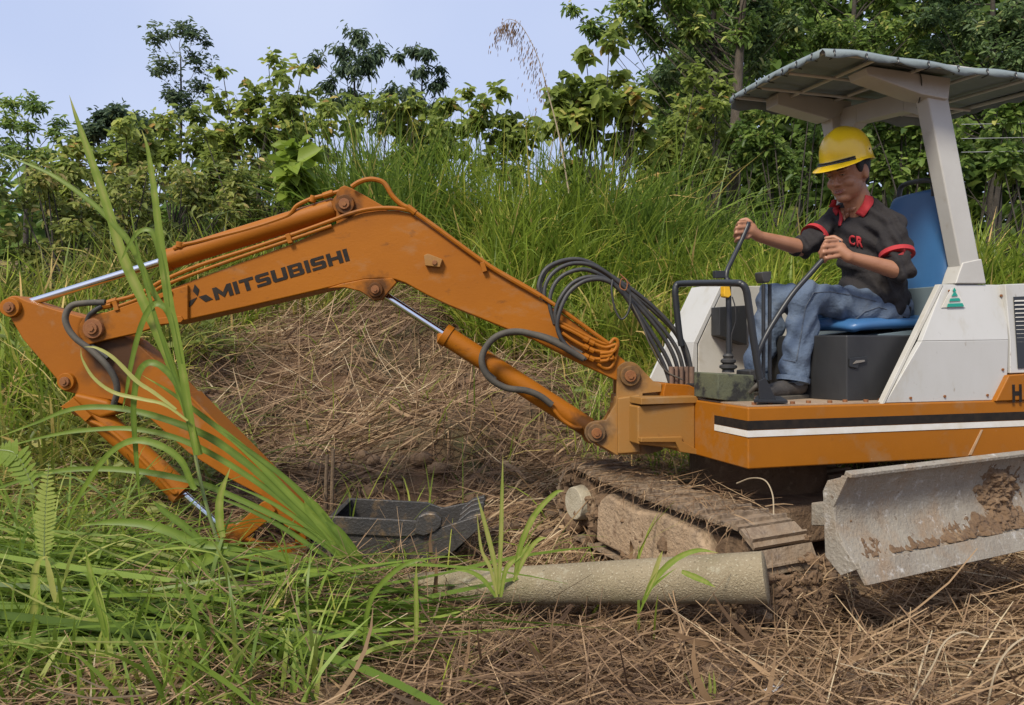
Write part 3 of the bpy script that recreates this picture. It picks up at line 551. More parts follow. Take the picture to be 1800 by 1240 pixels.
# tarpaulin roof on a tube frame
cn = {'fn': BP(1446, 88, -.05), 'ff': BP(1288, 170, .9), 'bf': BP(1642, 206, .9)}
cn['bn'] = cn['fn'] + (cn['bf'] - cn['ff']) + Vector((.02, -.02, -.01))
def RQ(a, c): return cn['fn'] * (1 - a) * (1 - c) + cn['bn'] * a * (1 - c) + cn['ff'] * (1 - a) * c + cn['bf'] * a * c
nu, nv = 30, 18; vs = []; rs = np.random.default_rng(3)
def rz(a, c): return .006 * math.sin(math.pi * c) + .010 + .005 * math.sin(9 * a + 3 * c) + .004 * math.sin(23 * a + 5)
for i in range(nu + 1):
    for j in range(nv + 1):
        a, c = i / nu, j / nv; p = RQ(a, c); vs.append(p + UP * rz(a, c))
fs = [(i * (nv + 1) + j, (i + 1) * (nv + 1) + j, (i + 1) * (nv + 1) + j + 1, i * (nv + 1) + j + 1) for i in range(nu) for j in range(nv)]
TARPO = MB().add(vs, fs).build('tarpaulin_roof', TARP, EX, sharp=60); mo = TARPO.modifiers.new('thick', 'SOLIDIFY'); mo.thickness = .006
# hem hanging over the edge on all four sides
def hem(e0, e1, out, N_=26, drop=.042):
    vs = []
    for i in range(N_ + 1):
        t = i / N_; a = e0[0] * (1 - t) + e1[0] * t; c = e0[1] * (1 - t) + e1[1] * t; p = RQ(a, c) + UP * rz(a, c)
        wv = .006 * math.sin(t * 31 + e0[0] * 3) + .004 * math.sin(t * 77)
        vs += [p, p + out * (.018 + wv * .4) - UP * drop * .45, p + out * (.02 + wv) - UP * (drop + .008 * math.sin(t * 40))]
    fs = [(3 * i + k, 3 * i + k + 1, 3 * i + k + 4, 3 * i + k + 3) for i in range(N_) for k in (0, 1)]
    o = MB().add(vs, fs).build('hem', TARP, TARPO, sharp=70); m2 = o.modifiers.new('thick', 'SOLIDIFY'); m2.thickness = .004
hem((0, 0), (1, 0), -NV); hem((0, 0), (0, 1), -RV); hem((0, 1), (1, 1), NV, drop=.07); hem((1, 0), (1, 1), RV)
fr_ = MB()
def ft(a0, c0, a1, c1, r, dz=0.0): return MB().tube([RQ(a0, c0) + UP * dz, RQ(a1, c1) + UP * dz], r, 8, False).build('roof_tube', WHITEC, TARPO)
for q in ((.01, .01, .99, .01), (.01, .99, .99, .99), (.01, .01, .01, .99), (.99, .01, .99, .99)): ft(*q, .012, -.004)
for a in (.2, .4, .62, .82): ft(a, .01, a, .99, .009, -.012)
ft(.01, .35, .6, .35, .008, -.02); ft(.01, .68, .99, .68, .008, -.02)
for i in range(9):
    a = .03 + .118 * i; p = RQ(a, 0) - NV * .022; MB().ell(p - UP * .008, .006, .004, .009).build('grommet', BLACKM, TARPO)
    MB().tube([p - UP * .01, p - NV * .004 - UP * .03, p + NV * .03 - UP * .035], .003, 6).build('tie_cord', BLACKM, TARPO)
for i in range(7):
    c = .06 + .145 * i; p = RQ(0, c) - RV * .022; MB().ell(p - UP * .008, .004, .006, .009).build('grommet', BLACKM, TARPO)
    MB().tube([p - UP * .01, p - RV * .004 - UP * .03, p + RV * .03 - UP * .035], .003, 6).build('tie_cord', BLACKM, TARPO)
rod('canopy_cord', [(1556, 108, -.07), (1590, 118, -.04), (1614, 126, .05), (1620, 145, .055), (1617, 172, .1), (1612, 190, .2)], .003, RUBBER, TARPO)
rod('canopy_cord', [(1627, 214, .8), (1632, 260, .8), (1634, 310, .8)], .002, RUST, TARPO)

# ------------------------------------------------------------------ undercarriage
T_ = Vector((-.469, .883, 0)); B_ = Vector((.883, .469, 0)); A_ = Vector((.915, 3.01, 0))
def U(l, wd, z): return A_ + T_ * l + B_ * wd + UP * (z + .06 * l)
zc, RT = .165, .212; L0, L1 = .1, 1.22; SWD = .30
TN = (T_ + UP * .06).normalized(); UN = B_.cross(TN) * 1.0
UN = UN if UN.z > 0 else -UN
shoe_me = None
def make_shoe_mesh():
    b = MB(); hw = SWD / 2; P = .098; sec = [(-P / 2 * .97, 0), (-P / 2 * .97, .016), (-P / 2 * .5, .018), (-P / 2 * .42, .034), (-P / 2 * .25, .034), (-P / 2 * .15, .018), (P / 2 * .97, .016), (P / 2 * .97, 0)]
    b.prism([Vector((x, -hw, z)) for x, z in sec], (0, SWD, 0)); me = bpy.data.meshes.new('shoe'); me.from_pydata(b.v, [], b.f)
    bm = bmesh.new(); bm.from_mesh(me); bmesh.ops.recalc_face_normals(bm, faces=bm.faces); bm.to_mesh(me); bm.free(); me.materials.append(TRK); return me
TRK = mat('muddy_track_steel', (.22, .15, .09), (.30, .23, .16), 9, .8, .1, bump=.6, bscale=40, spots=(((.42, .38, .33), 12, .62, .72), ((.12, .075, .045), 7, .56, .7)))
shoe_me = make_shoe_mesh()
def track(off, name_label):
    cN = U(L0, off + SWD / 2, zc); cF = U(L1, off + SWD / 2, zc); R = RT - .034; Ls = (cF - cN).length; per = 2 * Ls + 2 * math.pi * R; n = 34
    side = MB()
    def loop(w0, w1, rad, grow=0):
        pts = []
        for c, sgn in ((cN, -1), (cF, 1)):
            for k in range(13):
                a = math.pi * k / 12; pts.append(c + (UN * math.cos(a) * sgn * -1 if sgn > 0 else UN * math.cos(a)) * 0 + (UN * math.cos(a) * (-sgn) * -1 + TN * sgn * math.sin(a)) * rad if sgn > 0 else c + (-UN * math.cos(a) - TN * math.sin(a)) * rad)
        return pts
    root = MB().prism([p + B_ * (-SWD / 2 + .07) for p in [cN + (-UN * math.cos(math.pi * k / 12) - TN * math.sin(math.pi * k / 12)) * .10 for k in range(13)] + [cF + (UN * math.cos(math.pi * k / 12) + TN * math.sin(math.pi * k / 12)) * .10 for k in range(13)]], B_ * (SWD - .14)).build('track', MUD, EX)
    # side frame caked with dry mud
    MB().prism([cN + TN * l + UN * h - B_ * (SWD / 2 + .004) for l, h in [(.10, -.15), (.10, .03), (.18, .11), (.42, .125), (.62, .09), (.85, .115), (.93, .05), (.93, -.15)]], B_ * .22).build('track_frame', MUDL, root, .02)
    for c, r, nm in ((cN, .135, 'idler_wheel'), (cF, .13, 'drive_sprocket')):
        MB().cyl(c - B_ * .11, c + B_ * .11, r, n=28).build(nm, MUD, root, .015)
    MB().cyl(cF - B_ * (SWD / 2 + .02), cF - B_ * .1, .085, .095, 28).build('hub_cover', mat('hub_grey', (.42, .37, .27), (.33, .28, .19), 14, .8, bump=.4) if 'hub_grey' not in MATS else MATS['hub_grey'], root, .006)
    for k in range(4):
        c = cN + TN * (.22 + .22 * k) - UN * .115; MB().cyl(c - B_ * .1, c + B_ * .1, .05, n=14).build('roller', MUD, root, .008)
    for i in range(n):
        s = per * i / n
        if s < Ls: p = cN + TN * s + UN * R; nn_ = UN; sag = -.018 * math.sin(math.pi * s / Ls); p = p + UN * sag
        elif s < Ls + math.pi * R: a = (s - Ls) / R; nn_ = UN * math.cos(a) + TN * math.sin(a); p = cF + nn_ * R
        elif s < 2 * Ls + math.pi * R: p = cF - UN * R - TN * (s - Ls - math.pi * R); nn_ = -UN
        else: a = (s - 2 * Ls - math.pi * R) / R; nn_ = -UN * math.cos(a) - TN * math.sin(a); p = cN + nn_ * R
        x = B_.cross(nn_) * -1; o = bpy.data.objects.new('track_shoe', shoe_me); COL.objects.link(o); o.parent = root
        M = Matrix((x.normalized(), B_, nn_.normalized())).transposed(); o.matrix_local = Matrix.Translation(p - EX.location) @ M.to_4x4()
    return root, cN, cF
TR1, cN1, cF1 = track(0, '')
TR2, cN2, cF2 = track(1.15, '')
MB().box(U(.6, .72, .20), .95, .6, .18, B_, T_, UP).build('undercarriage_frame', MUD, EX, .02)
cs = (B(.55, .75, .45)); MB().cyl(Vector((cs.x, cs.y, .25)), Vector((cs.x, cs.y, ZB + .01)), .36, n=40).build('slew_ring', MUD, EX, .01)
# dozer blade
BW = 1.5; prof = [(.00, .64, ), (-.035, .56), (-.05, .48), (-.035, .40), (.0, .34)]
def BLD(u, f, z): return Vector((1.155, 2.63, 0)) + B_ * u - T_ * f + UP * z
b = MB(); n = 12; vs = []
back = .03
for k in range(13):
    t = k / 12; z = .635 - .30 * t; f = -.075 * math.sin(math.pi * (t * .9 + .05)) + .035 * t
    vs += [(f, z)]
ring = [(f, z) for f, z in vs] + [(f - .02, z) for f, z in reversed(vs)]
b.prism([BLD(0, f, z) for f, z in ring], B_ * BW)
DZ = b.build('dozer_blade', BLADES, EX, .002)
MB().prism([BLD(-.004, f, z) for f, z in [(.040, .352), (.075, .285), (.062, .28), (.02, .34)]], B_ * (BW + .008)).build('cutting_edge', BLADES, DZ, .002)
MB().prism([BLD(-.004, f, z) for f, z in [(-.012, .655), (.012, .645), (.01, .632), (-.02, .637)]], B_ * (BW + .008)).build('top_lip', BLADES, DZ, .002)
for u in (0, BW - .012):
    MB().prism([BLD(u - .006, f, z) for f, z in [(.0, .64), (-.085, .61), (-.105, .57), (-.095, .34), (-.03, .29), (.04, .33), (-.045, .42), (-.06, .52)]], B_ * .012).build('end_plate', BLADES, DZ, .002)
for u in (.45, 1.05): MB().prism([BLD(u, -.06, .40), BLD(u, -.06, .50), BLD(u, -.55, .40), BLD(u, -.55, .30)], B_ * .08).build('push_arm', BLADES, DZ, .006)

def blade_front(z): t = (.635 - z) / .30; return -.075 * math.sin(math.pi * (t * .9 + .05)) + .035 * t
NG = np.random.default_rng(5).normal(0, 1, (64, 64))
def vn(u, z):
    i0, j0 = math.floor(u), math.floor(z); a, b_ = u - i0, z - j0; a, b_ = a * a * (3 - 2 * a), b_ * b_ * (3 - 2 * b_); g = lambda i, j: NG[i % 64, j % 64]
    return (g(i0, j0) * (1 - a) + g(i0 + 1, j0) * a) * (1 - b_) + (g(i0, j0 + 1) * (1 - a) + g(i0 + 1, j0 + 1) * a) * b_
def nz3(u, z): return .55 * vn(u * 18, z * 18) + .4 * vn(u * 41, z * 41 + 9) + .3 * vn(u * 90, z * 90 + 3) + .2 * vn(u * 170, z * 170)
nu_, nz_ = 330, 90; V_ = []; Hh = []
for i in range(nu_ + 1):
    for j in range(nz_ + 1):
        u = .03 + 1.42 * i / nu_; z = .35 + .27 * j / nz_; m_ = 1.15 * math.exp(-((u - .98) / .13) ** 2 - ((z - .50) / .085) ** 2) + .55 * math.exp(-((z - .355) / .022) ** 2) * (.35 + .65 * math.sin(2.1 * u + .3) ** 2) + .5 * math.exp(-((u - .85) / .3) ** 2 - ((z - .39) / .04) ** 2)
        h = .040 * (m_ + .28 * nz3(u, z) - .36) + .007 * nz3(u * 2.7, z * 2.7) * min(1, m_ * 2); Hh.append(h); V_.append(BLD(u, blade_front(z) + max(h, -.004), z))
fs_ = []
for i in range(nu_):
    for j in range(nz_):
        q_ = (i * (nz_ + 1) + j, (i + 1) * (nz_ + 1) + j, (i + 1) * (nz_ + 1) + j + 1, i * (nz_ + 1) + j + 1)
        if max(Hh[k] for k in q_) > -.002: fs_.append(q_)
MB().add(V_, fs_).build('mud_clump', MUD, DZ, sharp=180, kind='stuff')
# ------------------------------------------------------------------ operator
def remesh(mb, name, m, parent, voxel, smooth=6, fac=.5, bumps=None):
    me = bpy.data.meshes.new(name + '_raw'); me.from_pydata(mb.v, [], mb.f)
    bm = bmesh.new(); bm.from_mesh(me); bmesh.ops.recalc_face_normals(bm, faces=bm.faces); bm.to_mesh(me); bm.free()
    o = bpy.data.objects.new(name + '_raw', me); COL.objects.link(o); r = o.modifiers.new('r', 'REMESH'); r.mode = 'VOXEL'; r.voxel_size = voxel; r.use_smooth_shade = True
    s = o.modifiers.new('s', 'SMOOTH'); s.iterations = smooth; s.factor = fac
    dg = bpy.context.evaluated_depsgraph_get(); me2 = bpy.data.meshes.new_from_object(o.evaluated_get(dg)); bpy.data.objects.remove(o)
    me2.name = name; lo = parent_loc(parent)
    if bumps:
        n_ = len(me2.vertices); nr = np.zeros(n_ * 3, np.float32); co = np.zeros(n_ * 3, np.float32)
        me2.vertices.foreach_get('co', co); me2.vertex_normals.foreach_get('vector', nr); co = co.reshape(-1, 3); nr = nr.reshape(-1, 3)
        co += nr * bumps(co[:, 0], co[:, 1], co[:, 2])[:, None]; me2.vertices.foreach_set('co', co.ravel()); me2.update()
    me2.transform(Matrix.Translation(-lo))
    for p in me2.polygons: p.use_smooth = True
    return link(name, me2, m, parent)
PER = empty('person', W(1545, 580, 4.0), 'person in yellow hard hat, dark polo shirt and jeans pulling levers from a blue seat', 'person')
H = W(1489, 306, 3.90)
hf = Vector((-.80, -.55, -.33)).normalized(); hl = UP.cross(hf).normalized(); hu = hf.cross(hl).normalized()
HK = 1.14
def HP(f, l, u): return H + (hf * f + hl * l + hu * u) * HK
shN, shF = W(1566, 400, 3.80), W(1468, 392, 4.10)
elN, elF = W(1583, 478, 3.70), W(1408, 436, 3.98)
wrN, wrF = W(1492, 452, 3.66), W(1334, 416, 3.88)
pel = W(1545, 545, 4.0); hipN, hipF = W(1548, 548, 3.90), W(1520, 546, 4.10)
knN, knF = W(1415, 520, 3.84), W(1358, 522, 4.10)
anN, anF = W(1396, 655, 3.80), W(1330, 650, 4.06)
nb = W(1518, 365, 3.96); chest = W(1522, 430, 3.97); belly = W(1535, 505, 3.98)
sx = (shN - shF).normalized(); fx = sx.cross(UP).normalized(); fx = fx if fx.x < 0 else -fx
def body_blobs(b, g):
    b.ell(chest, .17 + g, .125 + g, .19 + g, sx, fx, UP); b.ell(belly, .165 + g, .14 + g, .17 + g, sx, fx, UP)
    b.ell(pel, .17 + g, .14 + g, .12 + g, (hipN - hipF).normalized(), (1, 0, 0), UP)
    b.cap2(shN, shF, .066 + g); b.cap2(nb.lerp(shN, .25), shN, .055 + g, .062 + g); b.cap2(nb.lerp(shF, .25), shF, .055 + g, .062 + g)
def arm(b, s, e, w, g=0): b.cap2(s, e, .057 + g, .047 + g); b.cap2(e, w, .046 + g, .030 + g)
def legs(b, g):
    for h, k, a in ((hipN, knN, anN), (hipF, knF, anF)):
        b.cap2(h, k, .088 + g, .066 + g); b.cap2(k, a, .064 + g, .046 + g); b.ell(k.lerp(a, .35) + Vector((.02, 0, 0)), .058 + g, .058 + g, .11 + g)
skin = MB()
body_blobs(skin, -.015); arm(skin, shN, elN, wrN, -.002); arm(skin, shF, elF, wrF, -.002); legs(skin, -.014)
skin.cap2(nb - UP * .05, HP(-.02, 0, -.07), .070, .066)
# head and face
skin.ell(HP(-.012, 0, .02), 0.1117, 0.0912, 0.1197, hf, hl, hu, 20, 14)
skin.ell(HP(.02, 0, -.045), 0.0821, 0.0752, 0.0821, hf, hl, hu, 18, 12)
skin.ell(HP(.055, 0, -.092), 0.0388, 0.0388, 0.0296, hf, hl, hu)
for s in (-1, 1):
    skin.ell(HP(.058, s * .036, -.028), 0.0342, 0.0319, 0.0296, hf, hl, hu); skin.ell(HP(.078, s * .026, .030), 0.0205, 0.0319, 0.0114, hf, hl, hu)
    skin.ell(HP(-.012, s * .080, -.005), 0.0251, 0.0125, 0.0388, hf, hl, hu)
skin.cap2(HP(.084, 0, .012), HP(.106, 0, -.026), .009, .014); skin.ell(HP(.094, .012, -.030), 0.0114, 0.0114, 0.0091, hf, hl, hu); skin.ell(HP(.094, -.012, -.030), 0.0114, 0.0114, 0.0091, hf, hl, hu)
skin.cap2(HP(.082, .02, -.062), HP(.082, -.02, -.062), .010, .010)
# hands
def finger(b, K, M_, T, r=.0108): b.cap2(W(*K), W(*M_), r, r * .97); b.cap2(W(*M_), W(*T), r * .95, r * .85)
pN = W(1474, 439, 3.675); skin.ell(pN, .042, .022, .040, (1, 0, -.2), (0, 1, 0), (.2, 0, 1)); skin.cap2(wrN, pN, .030, .030)
for K, M_, T in (((1472, 423, 3.675), (1452, 424, 3.645), (1445, 436, 3.665)), ((1473, 432, 3.665), (1448, 434, 3.635), (1441, 445, 3.66)),
                 ((1475, 441, 3.66), (1448, 444, 3.635), (1443, 453, 3.66)), ((1478, 450, 3.665), (1453, 454, 3.64), (1449, 461, 3.665))): finger(skin, K, M_, T)
finger(skin, (1478, 424, 3.70), (1466, 417, 3.72), (1452, 419, 3.73), .012)
pF = W(1318, 405, 3.86); skin.ell(pF, .040, .024, .042, (1, 0, -.2), (0, 1, 0), (.2, 0, 1)); skin.cap2(wrF, pF, .029, .030)
for K, M_, T in (((1318, 391, 3.85), (1299, 392, 3.82), (1295, 398, 3.86)), ((1316, 399, 3.84), (1295, 401, 3.81), (1292, 407, 3.85)),
                 ((1315, 408, 3.84), (1294, 410, 3.81), (1291, 416, 3.85)), ((1316, 417, 3.845), (1297, 420, 3.82), (1293, 425, 3.85))): finger(skin, K, M_, T)
finger(skin, (1320, 392, 3.89), (1312, 386, 3.92), (1302, 388, 3.93), .012)
BOD = remesh(skin, 'body', SKIN, PER, .0048, 6, .5)
# eyes, brows, mouth
for s in (-1, 1):
    E = MB().ell(HP(.0855, s * .031, .010), .006, .0135, .0038, hf, hl, hu, 12, 8).build('eye', EYEW, PER)
    MB().ell(HP(.0915, s * .031 + .003, .0095), .003, .0052, .0046, hf, hl, hu, 10, 6).build('iris', HAIR, E)
    MB().tube([HP(.092, s * .015, .030), HP(.0965, s * .028, .0345), HP(.083, s * .048, .029)], [.003, .0042, .002], 8).build('eyebrow', HAIR, PER)
    MB().tube([HP(.088, s * .017, .0125), HP(.0955, s * .030, .0150), HP(.083, s * .046, .0105)], [.0022, .0036, .002], 6).build('eyelid', SKIN, E)
    MB().tube([HP(.088, s * .017, .0095), HP(.0945, s * .030, .0118), HP(.083, s * .046, .0085)], [.0008, .0014, .0008], 6).build('eyelash', HAIR, E)
MO = MB().tube([HP(.082, .026, -.0535), HP(.0925, .010, -.0605), HP(.0945, 0, -.0615), HP(.0925, -.010, -.0605), HP(.082, -.026, -.0535)], [.001, .0022, .0026, .0022, .001], 8).build('mouth', TEETH, PER)
MB().tube([HP(.079, .031, -.050), HP(.0935, .012, -.0565), HP(.0965, 0, -.0572), HP(.0935, -.012, -.0565), HP(.079, -.031, -.050)], [.0015, .003, .0034, .003, .0015], 8).build('lip', LIP, MO)
MB().tube([HP(.079, .030, -.0535), HP(.0925, .012, -.0655), HP(.0955, 0, -.0672), HP(.0925, -.012, -.0655), HP(.079, -.030, -.0535)], [.0015, .004, .0048, .004, .0015], 8).build('lip', LIP, MO)
# hair: short back and sides below the helmet
hb = MB(); hb.ell(HP(-.030, 0, .034), .106, .0975, .110, hf, hl, hu, 24, 16); hb.cap2(HP(-.07, .03, -.04), HP(-.07, -.03, -.04), .03, .03)
for s in (-1, 1): hb.ell(HP(.012, s * .074, .03), .029, .012, .040, hf, hl, hu)
remesh(hb, 'hair', HAIR, PER, .006, 3)
# helmet
hc = H + hf * -.012 + hu * .084; ht = (hu + hf * -.05).normalized(); hfx = (hf - ht * hf.dot(ht)).normalized()
nth, rows = 48, 12; vs = []
def hel(th, ph, k=1.0):
    cx, sy = math.cos(th), math.sin(th); rf = (.134 if cx > 0 else .144) ; r_ = math.cos(ph) ** .72
    ridge = .010 * math.exp(-(sy * r_ * .118 / .022) ** 2) * (1 if math.sin(ph) > .2 else math.sin(ph) / .2)
    return hc + hfx * rf * r_ * cx * k + hl * .116 * r_ * sy * k + ht * ((.142) * math.sin(ph) * k + ridge)
for j in range(rows):
    ph = math.pi / 2 * j / rows
    for i in range(nth): vs.append(hel(2 * math.pi * i / nth, ph))
vs.append(hel(0, math.pi / 2 - .001))
fs = [(j * nth + i, j * nth + (i + 1) % nth, (j + 1) * nth + (i + 1) % nth, (j + 1) * nth + i) for j in range(rows - 1) for i in range(nth)]
fs += [((rows - 1) * nth + i, (rows - 1) * nth + (i + 1) % nth, rows * nth) for i in range(nth)]
# skirt: flares to a rim, dips lower at the back and nape, with a peak in front
o = len(vs)
for i in range(nth):
    th = 2 * math.pi * i / nth; p = hel(th, 0); out_ = (hfx * math.cos(th) * 1.1 + hl * math.sin(th)).normalized()
    dz = -.022 - .016 * max(0, -math.cos(th)); vs.append(p + out_ * .004 + ht * dz)
for i in range(nth):
    th = 2 * math.pi * i / nth; c = math.cos(th); out_ = (hfx * c * 1.1 + hl * math.sin(th)).normalized()
    pk = max(0, c - .35) / .65; ext = .012 + .052 * pk ** .6 if c > .35 else .012
    vs.append(hel(th, 0) + out_ * ext + ht * (-.030 - .018 * max(0, -c) - .020 * pk))
for i in range(nth):
    k = (i + 1) % nth; fs += [(o + i, o + k, k, i), (o + nth + i, o + nth + k, o + k, o + i)]
HEL = MB().add(vs, fs).build('hard_hat', YELLOW, PER, sharp=50); mo = HEL.modifiers.new('thick', 'SOLIDIFY'); mo.thickness = .003; mo.offset = 1
ss = HEL.modifiers.new('sub', 'SUBSURF'); ss.levels = 1; ss.render_levels = 1
strap = []
for i in range(-8, 9):
    th = i / 8 * .95; out_ = (hfx * math.cos(th) + hl * math.sin(th)).normalized(); strap.append(hel(th, 0) + out_ * .009 + ht * (-.020 + .004 * abs(i) / 8))
MB().tube(strap, .0062, 8).build('goggle_strap', BLACKM, HEL); MB().tube([p + ht * .011 for p in strap], .004, 8).build('goggle_strap', BLACKM, HEL)
MB().tube([hel(math.pi * .55 + .02 * i, 0) + hl * .003 + ht * (.012 + .002 * i) for i in range(4)], .0022, 6).build('vent_slot', BLACKM, HEL)
# shirt
sh = MB(); body_blobs(sh, .012)
sh.cap2(shN, shN.lerp(elN, .95), .073, .066); sh.cap2(shF, shF.lerp(elF, .95), .071, .064)
sh.ell(belly + Vector((.0, -.0, -.03)), .185, .16, .15, sx, fx, UP); sh.cap2(nb - UP * .03, nb + UP * .005, .075, .062)
def wr(x, y, z): return .007 * np.sin(38 * z + 22 * x + 6 * np.sin(17 * x)) + .006 * np.sin(61 * z - 33 * x + 9 * np.sin(9 * y)) + .0025 * np.sin(90 * x + 70 * z)
SH = remesh(sh, 'shirt', SHIRT, PER, .008, 8, .5, wr)
def ring(name, c, d, r, h, m, parent, th=.006):
    d = d.normalized(); b = MB(); b.tube([c - d * h, c - d * h, c + d * h, c + d * h], [r - th, r, r * 1.01, r - th], 28, False); return b.build(name, m, parent)
dN = (elN - shN); dF = (elF - shF)
ring('sleeve_band', shN.lerp(elN, .62), dN, .0805, .011, REDC, SH); ring('sleeve_band', shF.lerp(elF, .60), dF, .078, .013, REDC, SH)
# bare throat in the open neckline and the red placket below it
from mathutils.bvhtree import BVHTree
SHT = BVHTree.FromPolygons([v.co[:] for v in SH.data.vertices], [p.vertices[:] for p in SH.data.polygons])
def on_front(px, py, lift=.004):      # drop a photo pixel onto the shirt surface from the front
    o = Vector((0, 0, CZ)); d = (W(px, py, 4) - o).normalized()
    loc, nrm, _, _ = SHT.ray_cast(o - PER.location, d, 8)
    return (loc + PER.location - d * lift, nrm) if loc is not None else (W(px, py, 3.8), Vector((0, -1, 0)))
def patch(name, m, quads, parent, lift=.004):
    b = MB(); 
    for q in quads: b.add([on_front(x, y, lift)[0] for x, y in q], [tuple(range(len(q)))])
    o = b.build(name, m, parent); mo = o.modifiers.new('t', 'SOLIDIFY'); mo.thickness = .003; return o
BDT = BVHTree.FromPolygons([v.co[:] for v in BOD.data.vertices], [p.vertices[:] for p in BOD.data.polygons])
def on_any(px, py, lift):
    o = Vector((0, 0, CZ)); d = (W(px, py, 4) - o).normalized(); best = None
    for t in (SHT, BDT):
        loc, nrm, _, _ = t.ray_cast(o - PER.location, d, 8)
        if loc is not None and (best is None or loc.y < best.y): best = loc
    return (best + PER.location - d * lift) if best is not None else W(px, py, 3.95)
def strip_(name, m, inner, outer, lin, lout, parent, sub=4):
    def cat_(P):
        E = [np.array(P[0]) * 2 - np.array(P[1])] + [np.array(p) for p in P] + [np.array(P[-1]) * 2 - np.array(P[-2])]; o = []
        for i in range(1, len(E) - 2):
            for k in range(sub): t = k / sub; a, b_, c, dd = E[i - 1:i + 3]; o.append(.5 * (2 * b_ + (c - a) * t + (2 * a - 5 * b_ + 4 * c - dd) * t * t + (-a + 3 * b_ - 3 * c + dd) * t ** 3))
        return o + [np.array(P[-1], float)]
    I_, O_ = cat_(inner), cat_(outer); vs = []
    for a, c in zip(I_, O_):
        m2 = (a + c) / 2; vs += [on_any(a[0], a[1], lin), on_any(m2[0], m2[1], (lin + lout) / 2 + .004), on_any(c[0], c[1], lout)]
    n = len(I_); vs = [Vector(v) for v in vs]
    for _ in range(3):      # relax depth so the cloth lies smoothly
        w2 = [v.copy() for v in vs]
        for i in range(1, n - 1):
            for k in range(3): w2[3 * i + k].y = (vs[3 * i + k].y * 2 + vs[3 * i - 3 + k].y + vs[3 * i + 3 + k].y) / 4
        vs = w2
    o = MB().add(vs, [(3 * i + k, 3 * i + k + 1, 3 * i + k + 4, 3 * i + k + 3) for i in range(n - 1) for k in (0, 1)]).build(name, m, parent, sharp=60); mo = o.modifiers.new('t', 'SOLIDIFY'); mo.thickness = .005; return o
strip_('collar', REDC, [(1522, 343), (1520, 350), (1515, 360), (1503, 376)], [(1535, 346), (1536, 354), (1530, 366), (1517, 382)], .008, .014, SH)
strip_('collar', REDC, [(1470, 351), (1471, 360), (1476, 370)], [(1462, 352), (1462, 364), (1470, 380)], .006, .012, SH)
strip_('placket', REDC, [(1470, 364), (1475, 378), (1473, 398)], [(1475, 366), (1482, 382), (1478, 396)], .010, .010, SH)
on_front = lambda x, y, l: (on_any(x, y, l), None)
patch('throat', SKIN, [[(1476, 366), (1484, 366), (1485, 376), (1482, 380)], [(1484, 366), (1494, 366), (1492, 374), (1485, 376)], [(1494, 366), (1505, 364), (1500, 372), (1492, 374)], [(1482, 380), (1485, 376), (1487, 385), (1484, 389)], [(1485, 376), (1492, 374), (1492, 381), (1487, 385)]], PER, .006)
# letters on the chest
def chest_letter(ch, x0, y0, w_, h_, nm):
    cu = bpy.data.curves.new(nm, 'FONT'); cu.body = ch; cu.size = 1; cu.offset = .045; tmp = bpy.data.objects.new(nm, cu); COL.objects.link(tmp)
    dg = bpy.context.evaluated_depsgraph_get(); me = bpy.data.meshes.new_from_object(tmp.evaluated_get(dg)); bpy.data.objects.remove(tmp)
    co = np.array([v.co[:] for v in me.vertices]); a, c = co.min(0), co.max(0)
    for v in me.vertices:
        u = (v.co.x - a[0]) / (c[0] - a[0]); t = (v.co.y - a[1]) / (c[1] - a[1]); p, _ = on_front(x0 + w_ * u, y0 + h_ * (1 - t) + 4 * u * w_ / 24, .009); v.co = p - PER.location
    o = link(nm, me, REDC, SH); mo = o.modifiers.new('t', 'SOLIDIFY'); mo.thickness = .002
bpy.context.view_layer.update()
chest_letter('C', 1492, 413, 11, 18, 'chest_lettering'); chest_letter('R', 1505, 415, 12, 19, 'chest_lettering')
# jeans
jn = MB(); legs(jn, .012); jn.ell(pel + UP * .0, .185, .165, .125, (hipN - hipF).normalized(), (1, 0, 0), UP)
for k, a in ((knN, anN), (knF, anF)): jn.cap2(k.lerp(a, .5), a, .073, .070)
def wj(x, y, z): return .007 * np.sin(45 * z + 14 * x + 5 * np.sin(19 * x)) + .004 * np.sin(52 * x - 31 * z)
JN = remesh(jn, 'jeans', JEANS, PER, .009, 8, .5, wj)
for k, a in ((knN, anN), (knF, anF)): ring('hem', a + (a - k).normalized() * .035, a - k, .079, .012, JEANS, JN)
JT = BVHTree.FromPolygons([v.co[:] for v in JN.data.vertices], [p.vertices[:] for p in JN.data.polygons])
def on_jeans(px, py, lift=.002):
    o = Vector((0, 0, CZ)); d = (W(px, py, 4) - o).normalized(); loc, nrm, _, _ = JT.ray_cast(o - PER.location, d, 8)
    return loc + PER.location - d * lift if loc is not None else None
for path in ([(1540, 530), (1500, 520), (1460, 513), (1430, 515), (1416, 540), (1408, 590), (1398, 645)], [(1500, 565), (1520, 548), (1545, 540), (1562, 545)], [(1398, 636), (1384, 634), (1374, 632)]):
    P_ = []
    for (xa, ya), (xb, yb) in zip(path[:-1], path[1:]):
        for k in range(5): q = on_jeans(xa + (xb - xa) * k / 5, ya + (yb - ya) * k / 5); P_ += [q] if q is not None else []
    if len(P_) > 3: MB().tube(P_, .0028, 5, True, 2).build('seam', mat('denim_seam', (.045, .06, .09), (.12, .14, .17), 60, .9) if 'denim_seam' not in MATS else MATS['denim_seam'], JN)
